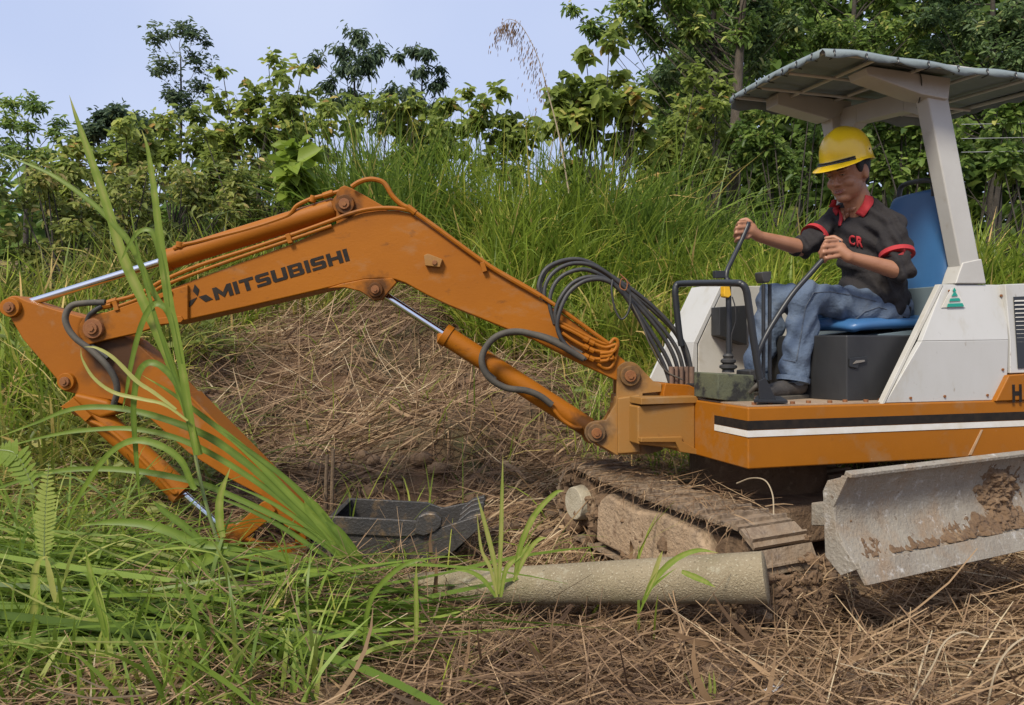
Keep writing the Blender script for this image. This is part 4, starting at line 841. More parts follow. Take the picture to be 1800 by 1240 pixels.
# boots
for a, nm in ((anN, 0), (anF, 1)):
    fd = Vector((-.88, -.47, 0)).normalized(); ld = UP.cross(fd); zf = ZD + .012; c = Vector((a.x, a.y, zf)); b = MB()
    b.cap2(c + fd * -.03 + UP * .055, c + fd * .10 + UP * .042, .046, .042); b.cap2(c + fd * .08 + UP * .04, c + fd * .165 + UP * .034, .045, .038); b.cap2(c + UP * .05, a - UP * .0, .046, .050)
    bo = remesh(b, 'boot', SHOE, PER, .007, 5)
    sole = [c + fd * (-.085) - ld * .03, c + fd * (-.085) + ld * .03] + [c + fd * (.05 + .16 * math.cos(t)) + ld * .05 * math.sin(t) for t in np.linspace(1.4, -1.4, 9)]
    MB().prism([p - UP * .010 for p in sole], UP * .024).build('sole', RUBBERD, bo, .006)
    for k in range(4): q = c + fd * (.035 + .022 * k) + UP * (.098 - .009 * k); MB().tube([q - ld * .028 - UP * .008, q + UP * .004, q + ld * .028 - UP * .008], .003, 6).build('lace', RUBBER, bo)
# ------------------------------------------------------------------ ground
xs = np.concatenate([-np.geomspace(400, 10, 14), np.linspace(-9.5, 9.5, 230), np.geomspace(10, 400, 14)])
ys = np.concatenate([np.linspace(-120, -2, 12), np.linspace(-1.5, 14, 190), np.geomspace(14.5, 900, 20)])
X, Y = np.meshgrid(xs, ys); V = np.stack([X.ravel(), Y.ravel(), G(X, Y).ravel()], 1); nx = len(xs)
ii = np.arange(len(ys) - 1)[:, None] * nx + np.arange(nx - 1)[None]
npmesh('ground', V, np.stack([ii, ii + 1, ii + nx + 1, ii + nx], -1).reshape(-1, 4), SOIL, smooth=True, kind='structure')

# ------------------------------------------------------------------ blades and leaves
def blade_arrays(base, az, L, wid, tilt, curl, segs=4, roll=None, prof=None):
    n = len(base); h = np.stack([np.cos(az), np.sin(az), np.zeros(n)], 1); s = np.stack([-np.sin(az), np.cos(az), np.zeros(n)], 1)
    P = [np.asarray(base, float)]; Ts = []
    for k in range(segs + 1):
        th = tilt + curl * (k + .5) / segs; t = h * np.sin(th)[:, None] + np.array([0, 0, 1.]) * np.cos(th)[:, None]; Ts.append(t)
        if k < segs: P.append(P[-1] + t * (L / segs)[:, None])
    if prof is None: prof = np.array([.7, 1, .95, .7, .08]) if segs == 4 else np.interp(np.linspace(0, 1, segs + 1), [0, .25, .55, .8, 1], [.7, 1, .95, .65, .06])
    if roll is None: roll = np.zeros(n)
    out = np.empty((n, segs + 1, 2, 3), np.float32)
    for k in range(segs + 1):
        sd_ = s * np.cos(roll)[:, None] + np.cross(Ts[k], s) * np.sin(roll)[:, None]; o = sd_ * (wid * prof[k] / 2)[:, None]
        out[:, k, 0] = P[k] - o; out[:, k, 1] = P[k] + o
    b0 = (np.arange(n) * (segs + 1) * 2)[:, None] + (np.arange(segs) * 2)[None]
    Fq = np.stack([b0, b0 + 1, b0 + 3, b0 + 2], -1).reshape(-1, 4)
    return out.reshape(-1, 3), Fq, (segs + 1) * 2
class Bag:
    def __init__(s): s.V = []; s.F = []; s.R = []; s.n = 0
    def add(s, V, Fq, per, rnd): s.V.append(V); s.F.append(Fq + s.n); s.R.append(np.repeat(rnd, per)); s.n += len(V)
    def blades(s, base, az, L, wid, tilt, curl, rnd, segs=4, roll=None, prof=None): V, Fq, p = blade_arrays(base, az, L, wid, tilt, curl, segs, roll, prof); s.add(V, Fq, p, rnd)
    def leaves(s, pos, d, nrm, L, wd, rnd, fold=.25, droop=.15):
        n = len(pos); d = d / np.linalg.norm(d, axis=1, keepdims=True); sd_ = np.cross(d, nrm); sd_ /= np.linalg.norm(sd_, axis=1, keepdims=True) + 1e-9; nr = np.cross(sd_, d)
        L = L[:, None]; wd = wd[:, None]; out = np.empty((n, 6, 3), np.float32)
        out[:, 0] = pos; out[:, 1] = pos + d * L * .32 + sd_ * wd * .46 + nr * wd * fold; out[:, 2] = pos + d * L * .74 + sd_ * wd * .36 + nr * (wd * fold * .7 - L * droop * .4)
        out[:, 3] = pos + d * L - nr * L * droop; out[:, 4] = pos + d * L * .74 - sd_ * wd * .36 + nr * (wd * fold * .7 - L * droop * .4); out[:, 5] = pos + d * L * .32 - sd_ * wd * .46 + nr * wd * fold
        b = (np.arange(n) * 6)[:, None]; Fq = np.concatenate([np.concatenate([b, b + 1, b + 2, b + 3], 1), np.concatenate([b, b + 3, b + 4, b + 5], 1)])
        s.add(out.reshape(-1, 3), Fq, 6, rnd)
    def build(s, name, m, parent=None, **t): return npmesh(name, np.concatenate(s.V), np.concatenate(s.F), m, parent, np.concatenate(s.R), **t)
U_ = lambda a, b, n: rng.uniform(a, b, n)
STRAW = leafmat('dry_straw', [(0, (0.095, 0.055, 0.031)), (.3, (0.208, 0.126, 0.066)), (.65, (0.340, 0.222, 0.120)), (.9, (0.473, 0.346, 0.201)), (1, (0.586, 0.470, 0.294))], .12, .7)
GRASS = leafmat('green_grass', [(0, (0.099, 0.145, 0.020)), (.35, (0.188, 0.264, 0.033)), (.7, (0.332, 0.408, 0.053)), (.9, (0.573, 0.528, 0.099)), (1, (0.838, 0.562, 0.231))], 0.5, .45)
GRASSD = leafmat('dark_green_grass', [(0, (0.073, 0.121, 0.023)), (.5, (0.156, 0.239, 0.040)), (.85, (0.283, 0.368, 0.062)), (1, (0.620, 0.477, 0.142))], 0.45, .45)
OLIVE = leafmat('olive_grass', [(0, (0.082, 0.106, 0.018)), (.4, (0.182, 0.212, 0.035)), (.75, (0.347, 0.324, 0.070)), (1, (0.594, 0.437, 0.150))], 0.4, .55)
LEAFB = leafmat('broad_leaf', [(0, (0.129, 0.175, 0.038)), (.4, (0.234, 0.299, 0.062)), (.8, (0.379, 0.437, 0.103)), (.95, (0.544, 0.524, 0.142)), (1, (0.500, 0.320, 0.103))], .55, .45)
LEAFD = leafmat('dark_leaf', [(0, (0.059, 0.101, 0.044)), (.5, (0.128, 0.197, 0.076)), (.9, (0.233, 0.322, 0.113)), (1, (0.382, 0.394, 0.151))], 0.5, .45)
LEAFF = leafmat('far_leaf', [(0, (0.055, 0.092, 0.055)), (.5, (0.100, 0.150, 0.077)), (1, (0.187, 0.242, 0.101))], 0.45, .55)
LEAFM = leafmat('mid_leaf', [(0, (0.079, 0.136, 0.036)), (.5, (0.180, 0.272, 0.061)), (.9, (0.361, 0.453, 0.108)), (1, (0.614, 0.604, 0.183))], 0.55, .4)

BRAM = leafmat('bramble_leaf', [(0, (0.096, 0.128, 0.030)), (.4, (0.210, 0.254, 0.056)), (.8, (0.383, 0.401, 0.103)), (1, (0.600, 0.458, 0.187))], 0.48, .5)
def proj(x, y): z = G(x, y); return 900 + F * x / y, HZ - (z - CZ) / y * F
def field(n, y0, y1, power=1.0, margin=480):
    """points scattered over the ground between two distances, spread a little wider than the view"""
    t = rng.uniform(0, 1, n) ** power; y = y0 + (y1 - y0) * t; px = rng.uniform(-margin, 1800 + margin, n); x = (px - 900) / F * y
    return x, y
def slope_tilt(x, y, az):
    e = .15; sl = (G(x + np.cos(az) * e, y + np.sin(az) * e) - G(x, y)) / e; return np.pi / 2 - np.arctan(sl)
def sstep(a, b, x): t = np.clip((x - a) / (b - a), 0, 1); return t * t * (3 - 2 * t)
def machine_gap(x, y):     # keep litter out from under the tracks' footprint and the bucket
    l = (x - A_.x) * T_.x + (y - A_.y) * T_.y; wd = (x - A_.x) * B_.x + (y - A_.y) * B_.y
    return ((l > -.1) & (l < 1.45) & (wd > -.02) & (wd < 1.47))
def greenness(x, y):
    px, py = proj(x, y)
    hill = sstep(7.6, 9.4, y + .0012 * (px - 700) + .35 * np.sin(px * .013))
    left = (1 - sstep(150, 390, px + 50 * np.sin(y * 3))) * sstep(3.6, 4.2, y)
    right = sstep(960, 1120, px + 30 * np.sin(y * 5)) * sstep(4.6, 5.6, y)
    front = (1 - sstep(300, 620, px + 45 * np.sin(y * 9))) * (1 - sstep(3.5, 3.8, y)) * (.75 + .25 * sstep(2.3, 2.8, y))
    return np.clip(np.maximum.reduce([hill, left, right, front]), 0, 1)
# dry straw litter
bag = Bag()
for n, y0, y1, l0, l1, w0, w1 in ((36000, 1.9, 3.9, .12, .55, .0025, .0065), (50000, 3.8, 9.6, .2, .75, .004, .0095)):
    x, y = field(n, y0, y1, .8 if y1 > 5 else 1.0); g = greenness(x, y); bare = sstep(.35, .95, np.sin(2.6 * x + 1.7 * np.sin(1.3 * y)) * np.sin(2.2 * y + 1.1 * np.sin(2.1 * x) + .6)); k = (rng.uniform(0, 1, n) > np.maximum.reduce([g * .72, bare * .82, np.where((y > 4.2) & (y < 7.5), .22, 0)])) & ~machine_gap(x, y); x, y = x[k], y[k]; n = len(x)
    az = U_(0, 2 * np.pi, n); az = np.where(U_(0, 1, n) < .5, .55 + rng.normal(0, .5, n) + np.pi * (U_(0, 1, n) < .5), az)
    patch_ = .5 + .5 * np.sin(2.3 * x + 1.1) * np.sin(1.9 * y + .4 * x)
    z = G(x, y) + np.abs(rng.normal(0, .035, n)) + .004
    tl = slope_tilt(x, y, az) - np.abs(rng.normal(0, .14, n)) + .03
    bag.blades(np.stack([x, y, z], 1), az, U_(l0, l1, n), U_(w0, w1, n), tl, rng.normal(0.1, .35, n), np.clip(rng.normal(.42, .22, n) + .40 * (patch_ - .5), 0, 1), 3, U_(-1.2, 1.2, n), np.array([.9, 1, .9, .5]))
n = 3200; x, y = field(n, 2.0, 8.5); k = (greenness(x, y) < .75) & ~machine_gap(x, y); x, y = x[k], y[k]; n = len(x); az = U_(0, 6.28, n)
bag.blades(np.stack([x, y, G(x, y) + np.abs(rng.normal(.02, .03, n))], 1), az, U_(.10, .42, n), U_(.010, .024, n), slope_tilt(x, y, az) - rng.normal(.05, .2, n), rng.normal(0, .8, n), np.clip(rng.normal(.3, .25, n), 0, 1), 6, rng.normal(0, 1.0, n))
bag.build('straw_litter', STRAW, kind='stuff', label='brown dried grass stalks matted over the ground', cat='straw')
cb = Bag(); n = 4200; x, y = field(n, 2.2, 8.0); k = (greenness(x, y) < .5) & ~machine_gap(x, y) & (np.sin(2.6 * x + 1.7 * np.sin(1.3 * y)) * np.sin(2.2 * y + 1.1 * np.sin(2.1 * x) + .6) > .05); x, y = x[k], y[k]; n = len(x)
ico = np.array([(0, 0, 1), (.9, 0, .45), (.28, .85, .45), (-.72, .53, .45), (-.72, -.53, .45), (.28, -.85, .45), (.72, .53, -.45), (-.28, .85, -.45), (-.9, 0, -.45), (-.28, -.85, -.45), (.72, -.53, -.45), (0, 0, -1)])
tri = np.array([(0, 1, 2), (0, 2, 3), (0, 3, 4), (0, 4, 5), (0, 5, 1), (1, 6, 2), (2, 7, 3), (3, 8, 4), (4, 9, 5), (5, 10, 1), (6, 7, 2), (7, 8, 3), (8, 9, 4), (9, 10, 5), (10, 6, 1), (11, 7, 6), (11, 8, 7), (11, 9, 8), (11, 10, 9), (11, 6, 10)])
r = rng.uniform(.008, .05, n) ** 1.0 * np.where(U_(0, 1, n) < .15, 1.6, .8); V = (ico[None] * r[:, None, None] * rng.uniform(.6, 1.35, (n, 12, 1)) * np.array([1.2, 1.1, .75]) + np.stack([x, y, G(x, y) + r * .2], 1)[:, None]).reshape(-1, 3)
npmesh('soil_clods', V, (tri[None] + (np.arange(n) * 12)[:, None, None]).reshape(-1, 3), MUD, kind='stuff', label='clods of brown soil among the straw', cat='soil')
# short and bent green grass through the straw
bag = Bag()
n = 36000; x, y = field(n, 2.1, 9.5, .8); g = greenness(x, y); pxx = 900 + F * x / y; k = (U_(0, 1, n) < np.maximum(g, .07) * np.where((pxx < 520), .45, 1)) & ~machine_gap(x, y) & ~((y < 4.3) & (x > .55)); x, y = x[k], y[k]; n = len(x)
px, py = proj(x, y); ln = U_(.18, .55, n) * (1 + .35 * (px > 950)); az = U_(0, 2 * np.pi, n)
ln = np.where(y < 3.3, ln * .6, ln)
bag.blades(np.stack([x, y, G(x, y) - .01], 1), az, ln, U_(.005, .012, n), np.abs(rng.normal(.3, .3, n)), U_(.3, 1.9, n), np.clip(rng.normal(.55, .22, n), 0, 1), 4, U_(-.6, .6, n))
bag.build('meadow_grass', GRASS, kind='stuff', label='green grass growing through the straw on the bank', cat='grass')
# olive tangled grass on the left bank
bag = Bag(); n = 19000; x, y = field(n, 4.0, 9.5, .9); px, py = proj(x, y); k = (px < 360 + 70 * np.sin(3 * y)) | ((px > 980) & (y > 5) & (U_(0, 1, n) < .35)); x, y = x[k], y[k]; n = len(x); az = U_(0, 2 * np.pi, n)
bag.blades(np.stack([x, y, G(x, y) + U_(0, .12, n)], 1), az, U_(.3, 1.0, n), U_(.004, .011, n), U_(.5, 1.5, n), U_(.2, 1.2, n), U_(0, 1, n), 4, U_(-.9, .9, n))
bag.build('tangled_grass', OLIVE, kind='stuff', label='tangled olive grass fallen over on the left bank', cat='grass')

bag = Bag(); n = 20000; x, y = field(n, 3.9, 10, .9); px, py = proj(x, y); k = ((px < 370 + 80 * np.sin(3 * y)) & (U_(0, 1, n) < .75)) | ((px > 1000) & (y > 5.5) & (U_(0, 1, n) < .22)) | ((y > 8.3) & (U_(0, 1, n) < .4)); x, y = x[k], y[k]; n = len(x)
cl_ = .5 + .5 * np.sin(2.7 * x + 1.1 * np.sin(2 * y)) * np.sin(2.9 * y + .8 * x); a = U_(0, 6.28, n); sz = U_(.04, .15, n)
bag.leaves(np.stack([x, y, G(x, y) + np.abs(rng.normal(.04, .1, n)) + .28 * cl_ ** 2 * U_(0, 1, n)], 1), np.stack([np.cos(a), np.sin(a), rng.normal(0, .5, n)], 1), np.stack([rng.normal(0, .5, n), rng.normal(-.4, .5, n), np.ones(n)], 1), sz, sz * U_(.35, .75, n), np.clip(rng.normal(.4, .25, n), 0, 1))
bag.build('weeds', BRAM, kind='stuff', label='low broad leaved weeds and creepers covering the bank', cat='weeds')
# tall grass on the crest of the bank
CL = {}
def clump(px, D, hgt, nb, spread, k, wid=.019):
    x = (px - 900) / F * D; bag = CL.setdefault(k, Bag())
    r = spread * np.sqrt(U_(0, 1, nb)); a = U_(0, 2 * np.pi, nb); bx = np.stack([x + r * np.cos(a), D + r * np.sin(a), np.zeros(nb)], 1); bx[:, 2] = G(bx[:, 0], bx[:, 1]) - .02
    az = np.where(U_(0, 1, nb) < .6, a, U_(0, 2 * np.pi, nb)); hue = rng.normal(0, .09)
    L = hgt * U_(.45, 1.25, nb); bag.blades(bx, az, L, U_(.6, 1.3, nb) * wid, np.abs(rng.normal(.16, .16, nb)), U_(.2, 1.9, nb), np.clip(rng.normal(.5 + hue, .24, nb), 0, 1), 6, U_(-.8, .8, nb))
crest = [(575, 10.4, 1.5, 'far'), (640, 10.2, 1.6, 'd'), (700, 10.0, 1.55, 'd'), (610, 9.3, 1.2, 'd'), (680, 9.4, 1.3, 'd'), (760, 10.1, 1.5, 'd'), (735, 9.2, 1.25, 'd'), (820, 10.0, 1.45, 'g'), (800, 9.0, 1.1, 'g'), (865, 8.6, 1.3, 'g'),
         (880, 9.7, 1.45, 'g'), (940, 9.6, 1.4, 'g'), (925, 8.3, 1.25, 'g'), (985, 8.8, 1.3, 'g'), (1000, 9.8, 1.4, 'g'), (1060, 9.5, 1.35, 'd'), (1045, 8.4, 1.2, 'g'), (1110, 9.2, 1.25, 'd'), (1160, 9.6, 1.35, 'd'), (1130, 8.4, 1.05, 'd'), (1215, 9.4, 1.2, 'd'), (1180, 8.5, 1.0, 'g'),
         (845, 7.6, .9, 'g'), (905, 7.4, .95, 'g'), (970, 7.3, .85, 'g'), (1040, 7.3, .8, 'g'), (1100, 7.2, .8, 'o'), (1235, 8.3, .95, 'g'), (1290, 9.0, 1.1, 'd'), (1350, 9.2, 1.05, 'd'), (1290, 7.8, .9, 'g'), (1360, 8.0, .9, 'g'), (1420, 8.6, 1.0, 'g'), (1180, 6.9, .8, 'g'), (1260, 6.9, .75, 'g'), (1330, 7.0, .8, 'g'),
         (1400, 7.3, .75, 'g'), (1700, 8.0, .9, 'g'), (1760, 8.0, .9, 'g'), (1640, 8.4, 1.0, 'g'), (1820, 8.0, .9, 'g'), (1720, 7.0, .8, 'g'), (1790, 7.1, .8, 'g'), (1560, 8.4, .9, 'g'), (1490, 8.2, .9, 'g'), (1880, 7.6, .9, 'g'),
         (540, 9.0, .8, 'o'), (480, 8.8, .7, 'g'), (420, 8.6, .7, 'o'), (350, 8.4, .8, 'g'), (300, 8.0, .8, 'o'), (240, 7.6, .8, 'o'), (160, 7.2, .9, 'g'), (80, 7.0, .9, 'o'), (10, 6.8, .9, 'g'), (-60, 7.0, .9, 'o'), (400, 7.9, .6, 'g'), (520, 8.2, .55, 'o'), (60, 5.8, .7, 'g'), (150, 5.6, .6, 'g'), (230, 6.2, .6, 'o'), (0, 5.2, .7, 'g'), (100, 5.0, .6, 'o')]
for i, (px, D, h, k) in enumerate(crest): clump(px, D, h * (1.28 if D > 9 else 1.05), int(210 * h) + 60, .34 if px > 520 else .45, 'd' if k == 'far' else k)
CL['g'].build('tall_grass', GRASS, kind='stuff', label='tall bright green grass on the bank between boom and canopy', cat='grass')
CL['d'].build('tall_grass', GRASSD, kind='stuff', label='tall dark green grass along the crest behind the boom', cat='grass')
CL['o'].build('tall_grass', OLIVE, kind='stuff', label='yellowing olive grass standing on the left bank', cat='grass')

# ------------------------------------------------------------------ trees and shrubs
def plant(name, label, cat, group, base, D, blobs, leaf, m, dens=1.0, trunk=.05, bark=BARKD, droop=.35, aspect=.42, depth=1.0, trunk_path=None, twig=.005, stemname='trunk', crownname='crown', tw=6, ntw=14, upright=.2, multi=False):
    bx = (base[0] - 900) / F * D; zb = g1(bx, D); o = empty(name, (bx, D, zb), label, cat, group); st = MB(); bag = Bag()
    B0 = Vector((bx, D, zb - .05)); cents = [W(b[0], b[1], D) + Vector((0, rng.normal(0, .6) * b[2] / F * D * 1.6 * depth, 0)) for b in blobs]
    top = max(c.z for c in cents); tb = [c for c in cents if c.z > zb + (top - zb) * .6]; cx = sum((c.x for c in tb)) / len(tb)
    if trunk_path: tp = [W(*p) for p in trunk_path]
    else: tp = [B0, B0.lerp(Vector((cx, D, (zb + top) / 2)), .6) + Vector((rng.normal(0, .08), 0, 0)), Vector((cx * .8 + bx * .2, D, zb + (top - zb) * .65)), Vector((cx, D, zb + (top - zb) * .9))]
    if not multi: st.tube(tp, [trunk * (1 - .8 * i / (len(tp) - 1)) for i in range(len(tp))], 9, True, 5)
    cand = [tp[i].lerp(tp[i + 1], t) for i in range(len(tp) - 1) for t in (0, .2, .4, .6, .8, 1)]
    for c, b in zip(cents, blobs):
        R = b[2] / F * D
        if multi: q = Vector((bx + rng.normal(0, .25) + (c.x - bx) * .35, c.y + rng.normal(0, .1), 0)); q.z = g1(q.x, q.y) - .03; r0 = trunk * .45
        else:
            def cost(p): hd = math.hypot(p.x - c.x, p.y - c.y); return abs((c.z - p.z) - (.9 * hd + .1)) + .3 * hd
            q = min(cand, key=cost); r0 = max(trunk * .13, twig * 1.4) * min(1, .7 / (math.hypot(q.x - c.x, q.y - c.y) + .1))
        mid = q.lerp(c, .5) + Vector((rng.normal(0, .08), rng.normal(0, .08), .06 if multi else -.25 + rng.normal(0, .2))) * R * 2; st.tube([q, mid, c], [r0, r0 * .7, twig], 6, True, 4, False)
        nt_ = max(5, int(ntw * dens * min(2.2, (R / .35) ** 1.1)))
        hue = rng.normal(0, .12)
        for k in range(nt_):
            d = rng.normal(0, 1, 3); d /= np.linalg.norm(d); d[2] = d[2] * .8 + upright; e = c + Vector(d) * R * rng.uniform(.35, 1.2); s = c.lerp(e, .12)
            st.tube([s, s.lerp(e, .6) + Vector((0, 0, .05 * R)), e], [twig * .6, twig * .5, twig * .3], 3, False, 1, False)
            nl = rng.integers(tw, tw * 2 + 1); t = U_(.25, 1.08, nl); pos = np.array(s)[None] + (np.array(e) - np.array(s))[None] * t[:, None] + rng.normal(0, .02 + .08 * R, (nl, 3))
            a = U_(0, 2 * np.pi, nl); dv = np.stack([np.cos(a), np.sin(a), rng.normal(-droop, .5, nl)], 1) + np.array(d)[None] * .3
            nr = np.stack([rng.normal(0, .6, nl), rng.normal(-.5, .6, nl), np.ones(nl)], 1)
            sz = leaf * U_(.35, 1.25, nl); bag.leaves(pos, dv, nr, sz, sz * aspect * U_(.8, 1.2, nl), np.clip(rng.normal(.45, .24, nl) + hue, 0, 1), .22, .22)
    st.build(stemname, bark, o); bag.build(crownname, m, o, kind='stuff'); return o
def cloud(x0, x1, y0, y1, n, r0, r1, f=None):
    out = []
    while len(out) < n:
        x, y = rng.uniform(x0, x1), rng.uniform(y0, y1)
        if f is None or f(x, y): out.append((x, y, rng.uniform(r0, r1)))
    return out
GT = 'trees against the sky'
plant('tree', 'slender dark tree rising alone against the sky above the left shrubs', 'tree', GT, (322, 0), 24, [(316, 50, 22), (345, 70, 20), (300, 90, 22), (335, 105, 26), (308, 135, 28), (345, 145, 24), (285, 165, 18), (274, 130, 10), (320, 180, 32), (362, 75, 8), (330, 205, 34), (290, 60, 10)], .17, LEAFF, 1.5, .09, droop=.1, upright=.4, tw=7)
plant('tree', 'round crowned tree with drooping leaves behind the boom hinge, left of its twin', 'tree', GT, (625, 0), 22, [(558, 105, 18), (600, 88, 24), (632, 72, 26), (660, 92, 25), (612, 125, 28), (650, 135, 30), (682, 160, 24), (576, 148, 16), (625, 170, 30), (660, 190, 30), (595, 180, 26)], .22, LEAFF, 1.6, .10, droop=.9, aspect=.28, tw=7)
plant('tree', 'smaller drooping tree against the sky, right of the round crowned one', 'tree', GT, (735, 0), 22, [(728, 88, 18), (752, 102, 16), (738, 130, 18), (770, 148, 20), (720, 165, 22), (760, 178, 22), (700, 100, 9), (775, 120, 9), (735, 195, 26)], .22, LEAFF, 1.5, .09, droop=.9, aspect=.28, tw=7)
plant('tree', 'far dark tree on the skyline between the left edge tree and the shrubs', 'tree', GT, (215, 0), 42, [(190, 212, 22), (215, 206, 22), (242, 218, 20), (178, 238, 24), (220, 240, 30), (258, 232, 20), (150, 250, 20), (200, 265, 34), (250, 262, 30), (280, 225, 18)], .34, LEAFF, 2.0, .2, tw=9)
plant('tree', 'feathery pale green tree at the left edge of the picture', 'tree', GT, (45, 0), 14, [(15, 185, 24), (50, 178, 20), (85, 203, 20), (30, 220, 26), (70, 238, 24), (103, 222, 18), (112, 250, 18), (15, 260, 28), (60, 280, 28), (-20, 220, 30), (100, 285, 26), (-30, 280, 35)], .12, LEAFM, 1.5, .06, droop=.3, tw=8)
GS = 'broad leaved shrubs along the skyline'
plant('shrub', 'tall broad leaved shrub left of the boom top, leaves standing out against the sky', 'shrub', GS, (460, 0), 12, [(390, 122, 16), (468, 108, 20), (500, 140, 28), (440, 150, 28), (535, 128, 20), (420, 190, 34), (480, 190, 34), (540, 180, 30), (380, 175, 24), (450, 240, 38), (520, 230, 34), (400, 250, 34), (480, 280, 34)] + cloud(370, 590, 160, 350, 30, 22, 32), .155, LEAFB, 1.0, .04, aspect=.66, tw=5, multi=True, stemname='stem', crownname='foliage')
plant('shrub', 'low spreading broad leaved shrub under the slender tree', 'shrub', GS, (270, 0), 12.5, [(200, 262, 26), (250, 240, 28), (300, 222, 28), (340, 202, 28), (290, 270, 34), (230, 290, 30), (350, 260, 34), (160, 290, 30), (320, 310, 30), (120, 300, 28), (380, 300, 30)] + cloud(110, 400, 245, 370, 34, 20, 30), .15, LEAFB, 1.1, .035, aspect=.6, multi=True, stemname='stem', crownname='foliage')
plant('shrub', 'broad leaved shrub on the crest right of the drooping trees', 'shrub', GS, (860, 0), 11.5, [(818, 160, 13), (850, 188, 22), (882, 165, 13), (840, 215, 26), (890, 210, 24), (920, 218, 18), (870, 240, 28), (810, 220, 22), (778, 230, 25), (705, 215, 22), (740, 240, 28)] + cloud(690, 945, 215, 310, 22, 18, 26), .16, LEAFB, 1.0, .03, aspect=.6, multi=True, stemname='stem', crownname='foliage')
plant('shrub', 'broad leaved shrub filling the crest below the two drooping trees', 'shrub', GS, (660, 0), 11, cloud(555, 815, 180, 290, 28, 16, 26), .14, LEAFB, 1.0, .03, aspect=.6, multi=True, stemname='stem', crownname='foliage')
plant('shrub', 'tall shrub with big round leaves left of the forest trunks', 'shrub', GS, (1065, 0), 10, [(1030, 98, 18), (1068, 84, 20), (1000, 150, 20), (1040, 160, 28), (1085, 130, 26), (1060, 200, 30), (1008, 208, 20), (1100, 180, 25), (985, 188, 14), (1120, 230, 25), (1030, 240, 26), (1090, 250, 28)] + cloud(975, 1150, 150, 320, 26, 18, 28), .17, LEAFB, 1.0, .035, aspect=.68, multi=True, stemname='stem', crownname='foliage')
plant('shrub', 'small plant with a few large yellow green leaves above the stick cylinder', 'shrub', GS, (528, 0), 8.8, [(520, 270, 18), (535, 300, 20), (522, 325, 18)], .26, leafmat('yellow_green_leaf', [(0, (.12, .2, .02)), (1, (.28, .36, .05))], .4), .7, .015, aspect=.7, ntw=5, multi=True, stemname='stem', crownname='foliage')
GB = 'brambles on the left bank'
for (x0, x1, y0, y1, D, lab) in ((-120, 60, 270, 500, 8.4, 'brambly olive bush at the far left edge behind the stick'), (50, 180, 290, 480, 8.8, 'brambly bush just left of the tallest foreground blade'), (160, 300, 300, 470, 9.0, 'brambly bush behind the tall foreground grass blades'),
                                 (290, 430, 300, 440, 9.6, 'brambly bush below the broad leaved shrub, above the stick cylinder'), (410, 560, 290, 410, 10, 'dark bush just left of the boom top hinge')):
    plant('shrub', lab, 'shrub', GB, ((x0 + x1) / 2, 0), D, cloud(x0, x1, y0, y1, 24, 24, 34), .10, BRAM, 1.0, .03, aspect=.5, tw=6, multi=True, stemname='stem', crownname='foliage')
GF = 'forest behind the canopy'
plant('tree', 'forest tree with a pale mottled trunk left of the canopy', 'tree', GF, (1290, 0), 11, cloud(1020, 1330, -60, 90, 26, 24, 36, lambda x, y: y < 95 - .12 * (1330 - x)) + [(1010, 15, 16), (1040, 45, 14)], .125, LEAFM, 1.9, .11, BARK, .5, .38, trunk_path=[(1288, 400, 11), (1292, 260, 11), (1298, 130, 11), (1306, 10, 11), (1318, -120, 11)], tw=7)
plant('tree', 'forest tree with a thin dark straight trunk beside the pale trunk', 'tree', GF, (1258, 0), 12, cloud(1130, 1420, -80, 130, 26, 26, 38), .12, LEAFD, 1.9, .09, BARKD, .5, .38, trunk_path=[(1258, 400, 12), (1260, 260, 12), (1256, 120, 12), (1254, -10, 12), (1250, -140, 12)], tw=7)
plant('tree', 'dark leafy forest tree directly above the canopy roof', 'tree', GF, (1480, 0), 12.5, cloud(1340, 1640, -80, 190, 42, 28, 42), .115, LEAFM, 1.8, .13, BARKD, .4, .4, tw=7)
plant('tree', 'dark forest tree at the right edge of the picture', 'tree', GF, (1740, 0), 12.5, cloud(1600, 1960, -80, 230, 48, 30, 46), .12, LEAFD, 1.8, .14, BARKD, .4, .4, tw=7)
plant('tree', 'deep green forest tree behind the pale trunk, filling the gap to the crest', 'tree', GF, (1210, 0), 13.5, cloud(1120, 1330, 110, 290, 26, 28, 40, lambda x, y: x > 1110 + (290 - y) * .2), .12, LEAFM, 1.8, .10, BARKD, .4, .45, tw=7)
GU = 'undergrowth below the forest'
plant('shrub', 'leafy undergrowth left of the operator below the trunks', 'shrub', GU, (1215, 0), 10.2, cloud(1140, 1300, 150, 310, 20, 24, 34), .12, LEAFB, 1.5, .03, aspect=.5, tw=6, multi=True, stemname='stem', crownname='foliage')
plant('shrub', 'leafy undergrowth seen between the helmet and the levers', 'shrub', GU, (1370, 0), 10, cloud(1300, 1460, 170, 330, 20, 24, 36), .11, LEAFM, 1.6, .03, aspect=.5, tw=6, multi=True, stemname='stem', crownname='foliage')
plant('shrub', 'dark leafy undergrowth between helmet and canopy post', 'shrub', GU, (1570, 0), 10, cloud(1480, 1650, 180, 330, 20, 24, 36), .13, LEAFM, 1.5, .03, aspect=.6, tw=6, multi=True, stemname='stem', crownname='foliage')
plant('shrub', 'dark leafy undergrowth right of the canopy post', 'shrub', GU, (1760, 0), 10, cloud(1670, 1880, 190, 320, 20, 24, 36), .13, LEAFM, 1.4, .03, aspect=.6, tw=6, multi=True, stemname='stem', crownname='foliage')
